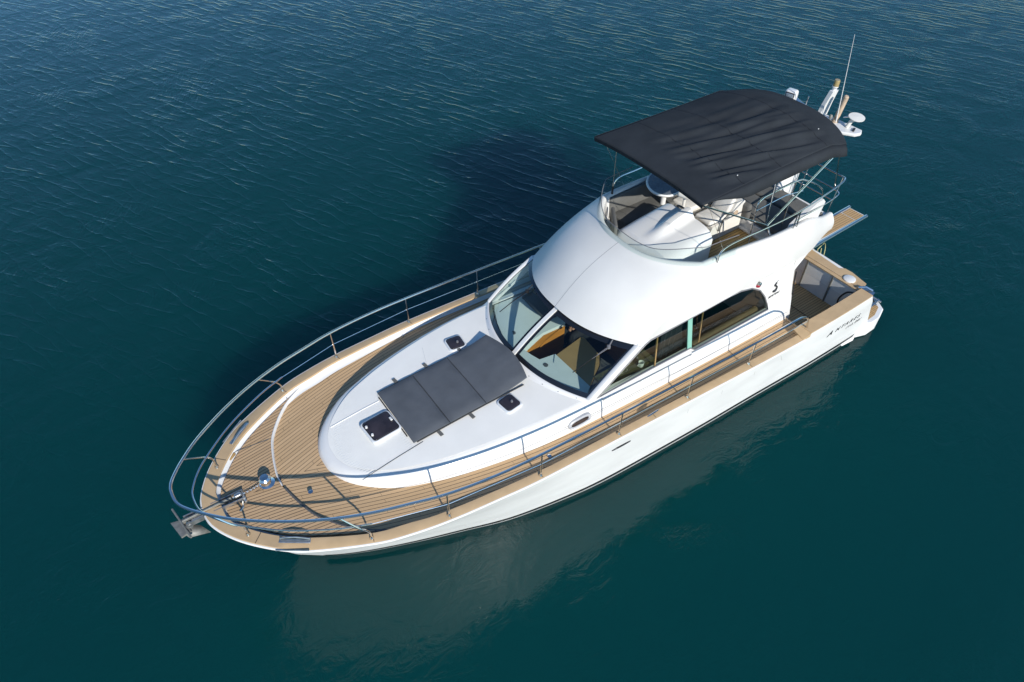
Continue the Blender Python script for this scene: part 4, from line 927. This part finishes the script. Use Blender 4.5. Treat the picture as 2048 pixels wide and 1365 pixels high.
for o_, lb, p in (('cup', 'white china mug standing on the olive shelf inside the port side window', (5.22, 1.27, 1.955)), ):
    r_ = root(o_, p, lb, 'cup'); MB().lathe(p, [(.035, 0), (.045, .02), (.05, .10), (.045, .10), (.04, .02), (0, .01)], 16).build('bowl', 'cup', r_)
    MB().tube([V(p)+V((.05, 0, .08)), V(p)+V((.08, 0, .06)), V(p)+V((.05, 0, .025))], .006, 5).build('handle', 'cup', r_)
p = (6.02, 1.25, 1.80); r_ = root('plant_pot', p, 'white pot of green sprigs in the forward corner of the port side window', 'potted plant')
MB().lathe(p, [(.05, 0), (.07, .10), (.06, .10), (.04, .03)], 16).build('pot', 'cup', r_)
mb = MB()
for k in range(70):
    a = random.uniform(0, 6.28); r = random.uniform(.02, .13); c_ = V(p)+V((r*math.cos(a)-.10, r*math.sin(a)*.4, .10+random.uniform(0, .16))); d1 = V((random.uniform(-1, 1), random.uniform(-1, 1), random.uniform(-.3, 1))).normalized()*.02; d2 = d1.cross(V((random.random(), random.random(), 1))).normalized()*.008
    mb.add([c_-d1, c_+d2, c_+d1, c_-d2], [(0, 1, 2, 3)])
mb.build('leaves', 'leaf', r_, smooth=False, fix=False)
p = (5.62, 1.22, 1.955); r_ = root('dried_flowers', p, 'bunch of pale dried stems on the shelf between the mug and the plant pot', 'dried flowers')
mb = MB()
for k in range(30):
    a = V(p)+V((random.uniform(-.03, .03), 0, 0)); b = V(p)+V((random.uniform(-.17, .17), random.uniform(-.08, .06), random.uniform(.10, .26))); mb.tube([a, b], .0025, 4); mb.lathe(b, [(0, -.012), (.010, 0), (0, .012)], 6)
mb.build('stems', 'greenpl', r_)
# ---- seated person in the saloon (hands and lap seen through the windshield)
def skin_obj(name, vs, es, rad, m, parent, sub=2):
    me = bpy.data.meshes.new(name); me.from_pydata([tuple(v) for v in vs], es, []); o = bpy.data.objects.new(name, me); COL.objects.link(o)
    md = o.modifiers.new('skin', 'SKIN'); md.use_smooth_shade = True; md.branch_smoothing = .6
    for i, r in enumerate(rad): me.skin_vertices[0].data[i].radius = (r, r) if not isinstance(r, tuple) else r
    me.skin_vertices[0].data[0].use_root = True
    s2 = o.modifiers.new('sub', 'SUBSURF'); s2.levels = s2.render_levels = sub
    dg = bpy.context.evaluated_depsgraph_get(); dg.update(); nm = bpy.data.meshes.new_from_object(o.evaluated_get(dg)); bpy.data.objects.remove(o)
    nm.name = name; nm.materials.clear(); nm.materials.append(MT[m]); nm.polygons.foreach_set('use_smooth', [True]*len(nm.polygons))
    o = bpy.data.objects.new(name, nm); COL.objects.link(o)
    if parent: o.parent = parent; o.matrix_parent_inverse = Matrix.Translation(-V(ROOTLOC.get(parent.name, (0, 0, 0))))
    return o
pb = V((4.82, -.55, 1.31))
pe = root('person', (4.82, -.55, 1.20), 'person seated behind the windshield, grey knitted top and dark trousers, hands clasped in the lap', 'person')
def SK(name, chains, m, sub=2):
    vs, es, rad = [], [], []; idx = {}
    for chn in chains:
        prev = None
        for p, r in chn:
            p = V(p)+pb; key = tuple(round(c, 4) for c in p)
            if key not in idx: idx[key] = len(vs); vs.append(p); rad.append(r)
            if prev is not None: es.append((prev, idx[key]))
            prev = idx[key]
    return skin_obj(name, vs, es, rad, m, pe, sub)
body = SK('body', [[((0, 0, 0), (.16, .12)), ((-.02, 0, .2), (.14, .10)), ((-.02, 0, .42), (.16, .11)), ((0, 0, .56), .05), ((.02, 0, .63), .05), ((.03, 0, .72), .088), ((.03, 0, .80), .085)],
  [((-.02, 0, .42), (.16, .11)), ((0, .19, .43), .055), ((.06, .24, .20), .045), ((.26, .09, .10), .032), ((.33, .04, .09), .026)], [((-.02, 0, .42), (.16, .11)), ((0, -.19, .43), .055), ((.06, -.24, .20), .045), ((.26, -.07, .10), .032), ((.33, -.02, .09), .026)],
  [((0, 0, 0), (.16, .12)), ((.08, .10, -.01), .085), ((.46, .12, 0), .06), ((.44, .12, -.40), .042), ((.56, .13, -.45), .03)], [((0, 0, 0), (.16, .12)), ((.08, -.10, -.01), .085), ((.46, -.12, 0), .06), ((.40, -.12, -.40), .042), ((.52, -.13, -.45), .03)]], 'skin')
SK('knitted_top', [[((0, 0, -.02), (.175, .135)), ((-.02, 0, .2), (.155, .115)), ((-.02, 0, .42), (.175, .125)), ((0, 0, .53), .075)],
  [((-.02, 0, .42), (.175, .125)), ((0, .19, .43), .072), ((.06, .24, .20), .060), ((.24, .10, .11), .048)], [((-.02, 0, .42), (.175, .125)), ((0, -.19, .43), .072), ((.06, -.24, .20), .060), ((.24, -.08, .11), .048)]], 'knit')
SK('trousers', [[((0, 0, .02), (.17, .13)), ((.08, .10, -.01), .10), ((.46, .12, 0), .075), ((.44, .12, -.38), .056)], [((0, 0, .02), (.17, .13)), ((.08, -.10, -.01), .10), ((.46, -.12, 0), .075), ((.40, -.12, -.38), .056)]], 'trouser')
for s in (1, -1): SK('shoe', [[((.40 if s < 0 else .44, s*.12, -.42), .045), ((.50 if s < 0 else .54, s*.13, -.455), .038), ((.60 if s < 0 else .64, s*.14, -.46), .030)]], 'sock')
bits = []
for s in (1, -1):   # hands: palm plus five curled fingers interlaced
    bits.append(SK('hand', [[((.33, s*.04, .09), .026), ((.40, s*.028, .085), (.036, .020))]], 'skin', 2))
    for k in range(4):
        zz = .115-.021*k; L = (.9, 1.0, .95, .75)[k]
        bits.append(SK('finger', [[((.40, s*.03, zz), .0095), ((.40+.035*L, s*.02, zz), .009), ((.40+.050*L, -s*.010, zz+.004*s), .0085), ((.40+.030*L, -s*.036, zz+.004*s), .0075)]], 'skin', 1))
    bits.append(SK('thumb', [[((.36, s*.025, .115), .011), ((.39, s*.012, .138), .010), ((.42, -s*.006, .142), .009)]], 'skin', 1))
mb = MB(); H = pb+V((.035, 0, .775)); mb.grid([[H+V((-.02+.098*math.sin(a)*math.cos(b), .094*math.sin(a)*math.sin(b), .035+.098*math.cos(a))) for b in [2*math.pi*k/18 for k in range(18)]] for a in [i*.17+.01 for i in range(9)]], True); mb.build('hair', 'hair', pe)
mb = MB()
for s in (1, -1): mb.lathe(H+V((.075, s*.032, .0)), [(0, .012), (.010, .006), (.012, 0)], 8, (1, 0, 0))
mb.tube([H+V((.085, 0, .01)), H+V((.105, 0, -.025)), H+V((.088, 0, -.035))], [.008, .013, .010], 7); mb.tube([H+V((.082, -.022, -.06)), H+V((.088, 0, -.062)), H+V((.082, .022, -.06))], .006, 6)
for s in (1, -1): mb.lathe(H+V((.0, s*.088, -.01)), [(.026, 0), (.022, .012), (0, .008)], 10, (0, s, 0))
bits.append(mb.build('face', 'skin', pe))
import bmesh
bm = bmesh.new(); bm.from_mesh(body.data)
for o in bits: bm.from_mesh(o.data)
bm.to_mesh(body.data); bm.free(); body.data.polygons.foreach_set('use_smooth', [True]*len(body.data.polygons))
for o in bits: bpy.data.objects.remove(o)
rm = body.modifiers.new('fuse', 'REMESH'); rm.mode = 'VOXEL'; rm.voxel_size = .0045; rm.use_smooth_shade = True
# ---- sun pad on the coachroof
sp_ = root('sunpad', (8.1, 0, 2.1), 'grey three-section sun pad with raised headrest strapped on the white coachroof', 'sun pad')
YC = .02
def padsec(x0, x1, lift=0):
    mb = MB(); rows = []; nx, ny = 12, 18; th = .055
    top = []; bot = []
    for i in range(nx+1):
        x = lerp(x0, x1, i/nx); r = []; rb = []
        for j in range(ny+1):
            c = -1+2*j/ny; y = YC+c*.585; e = (1-abs(c)**14)*(1-abs(2*i/nx-1)**18); zb = ctop(x, y)+.012+lift*((i/nx)**2.0)+(.02*math.sin(3*c+1) if lift else 0)*(i/nx)
            puff = .010*math.sin(math.pi*i/nx)*math.cos(c*math.pi/2)+.0022*math.sin(x*21+c*4)
            r.append((x-(.10*(c*c)*(i/nx) if lift else 0)*-1*1.0, y, zb+.012+(th-.012)*(.35+.65*e)+puff)); rb.append((x+(.10*(c*c)*(i/nx) if lift else 0), y, zb))
        top.append(r); bot.append(rb)
    mb.grid(top); mb.grid(bot, flip=True)
    n = (ny+1); N = (nx+1)*n
    per = [i for i in range(n)]+[i*n+ny for i in range(1, nx+1)]+[nx*n+j for j in range(ny-1, -1, -1)]+[i*n for i in range(nx-1, 0, -1)]
    for k in range(len(per)): a, b = per[k], per[(k+1) % len(per)]; mb.f.append((a, b, b+N, a+N))
    return mb.build('pad_section', 'pad', sp_, angle=50)
padsec(9.13, 8.51); padsec(8.50, 7.86); padsec(7.85, 6.98, .13)
mb = MB()
for k in range(2):
    y0 = YC+(.2 if k else -.2)
    mb.tube([(x, y0+.0*x, ctop(x, y0)+.074+.010*math.sin(math.pi*min(1, max(0, (9.13-x)%.63/.63)))*.5) for x in [9.05-.06*i for i in range(18)]], .0022, 4)
mb = MB()
for s in (1, -1):
    mb.tube([(x, YC+s*.60, ctop(x, .6)+.018) for x in (9.08, 8.5, 7.9, 7.15)], .010, 5)
mb.tube([(9.15, YC-.50, ctop(9.15, .5)+.012), (9.15, YC+.42, ctop(9.15, .4)+.012)], .010, 5); mb.build('piping', 'black', sp_)
mb = MB()
for s in (1, -1):
    for x in (8.78, 8.22, 7.58): mb.box((x-(.06 if s > 0 else 0), YC+s*.655, ctop(x, .65)+.016), (.055, .11, .012), rz=.1)
split_build(mb, 'strap', 'cushion', sp_)
# side-deck wear and tank vents
mb = MB(); mb.tube([(1.68, 1.60, zs(1.7)-DK+.01), (1.66, 1.98, zs(1.7)-DK+.01)], .010, 5); mb.build('deck_end_trim', 'cap', Y)
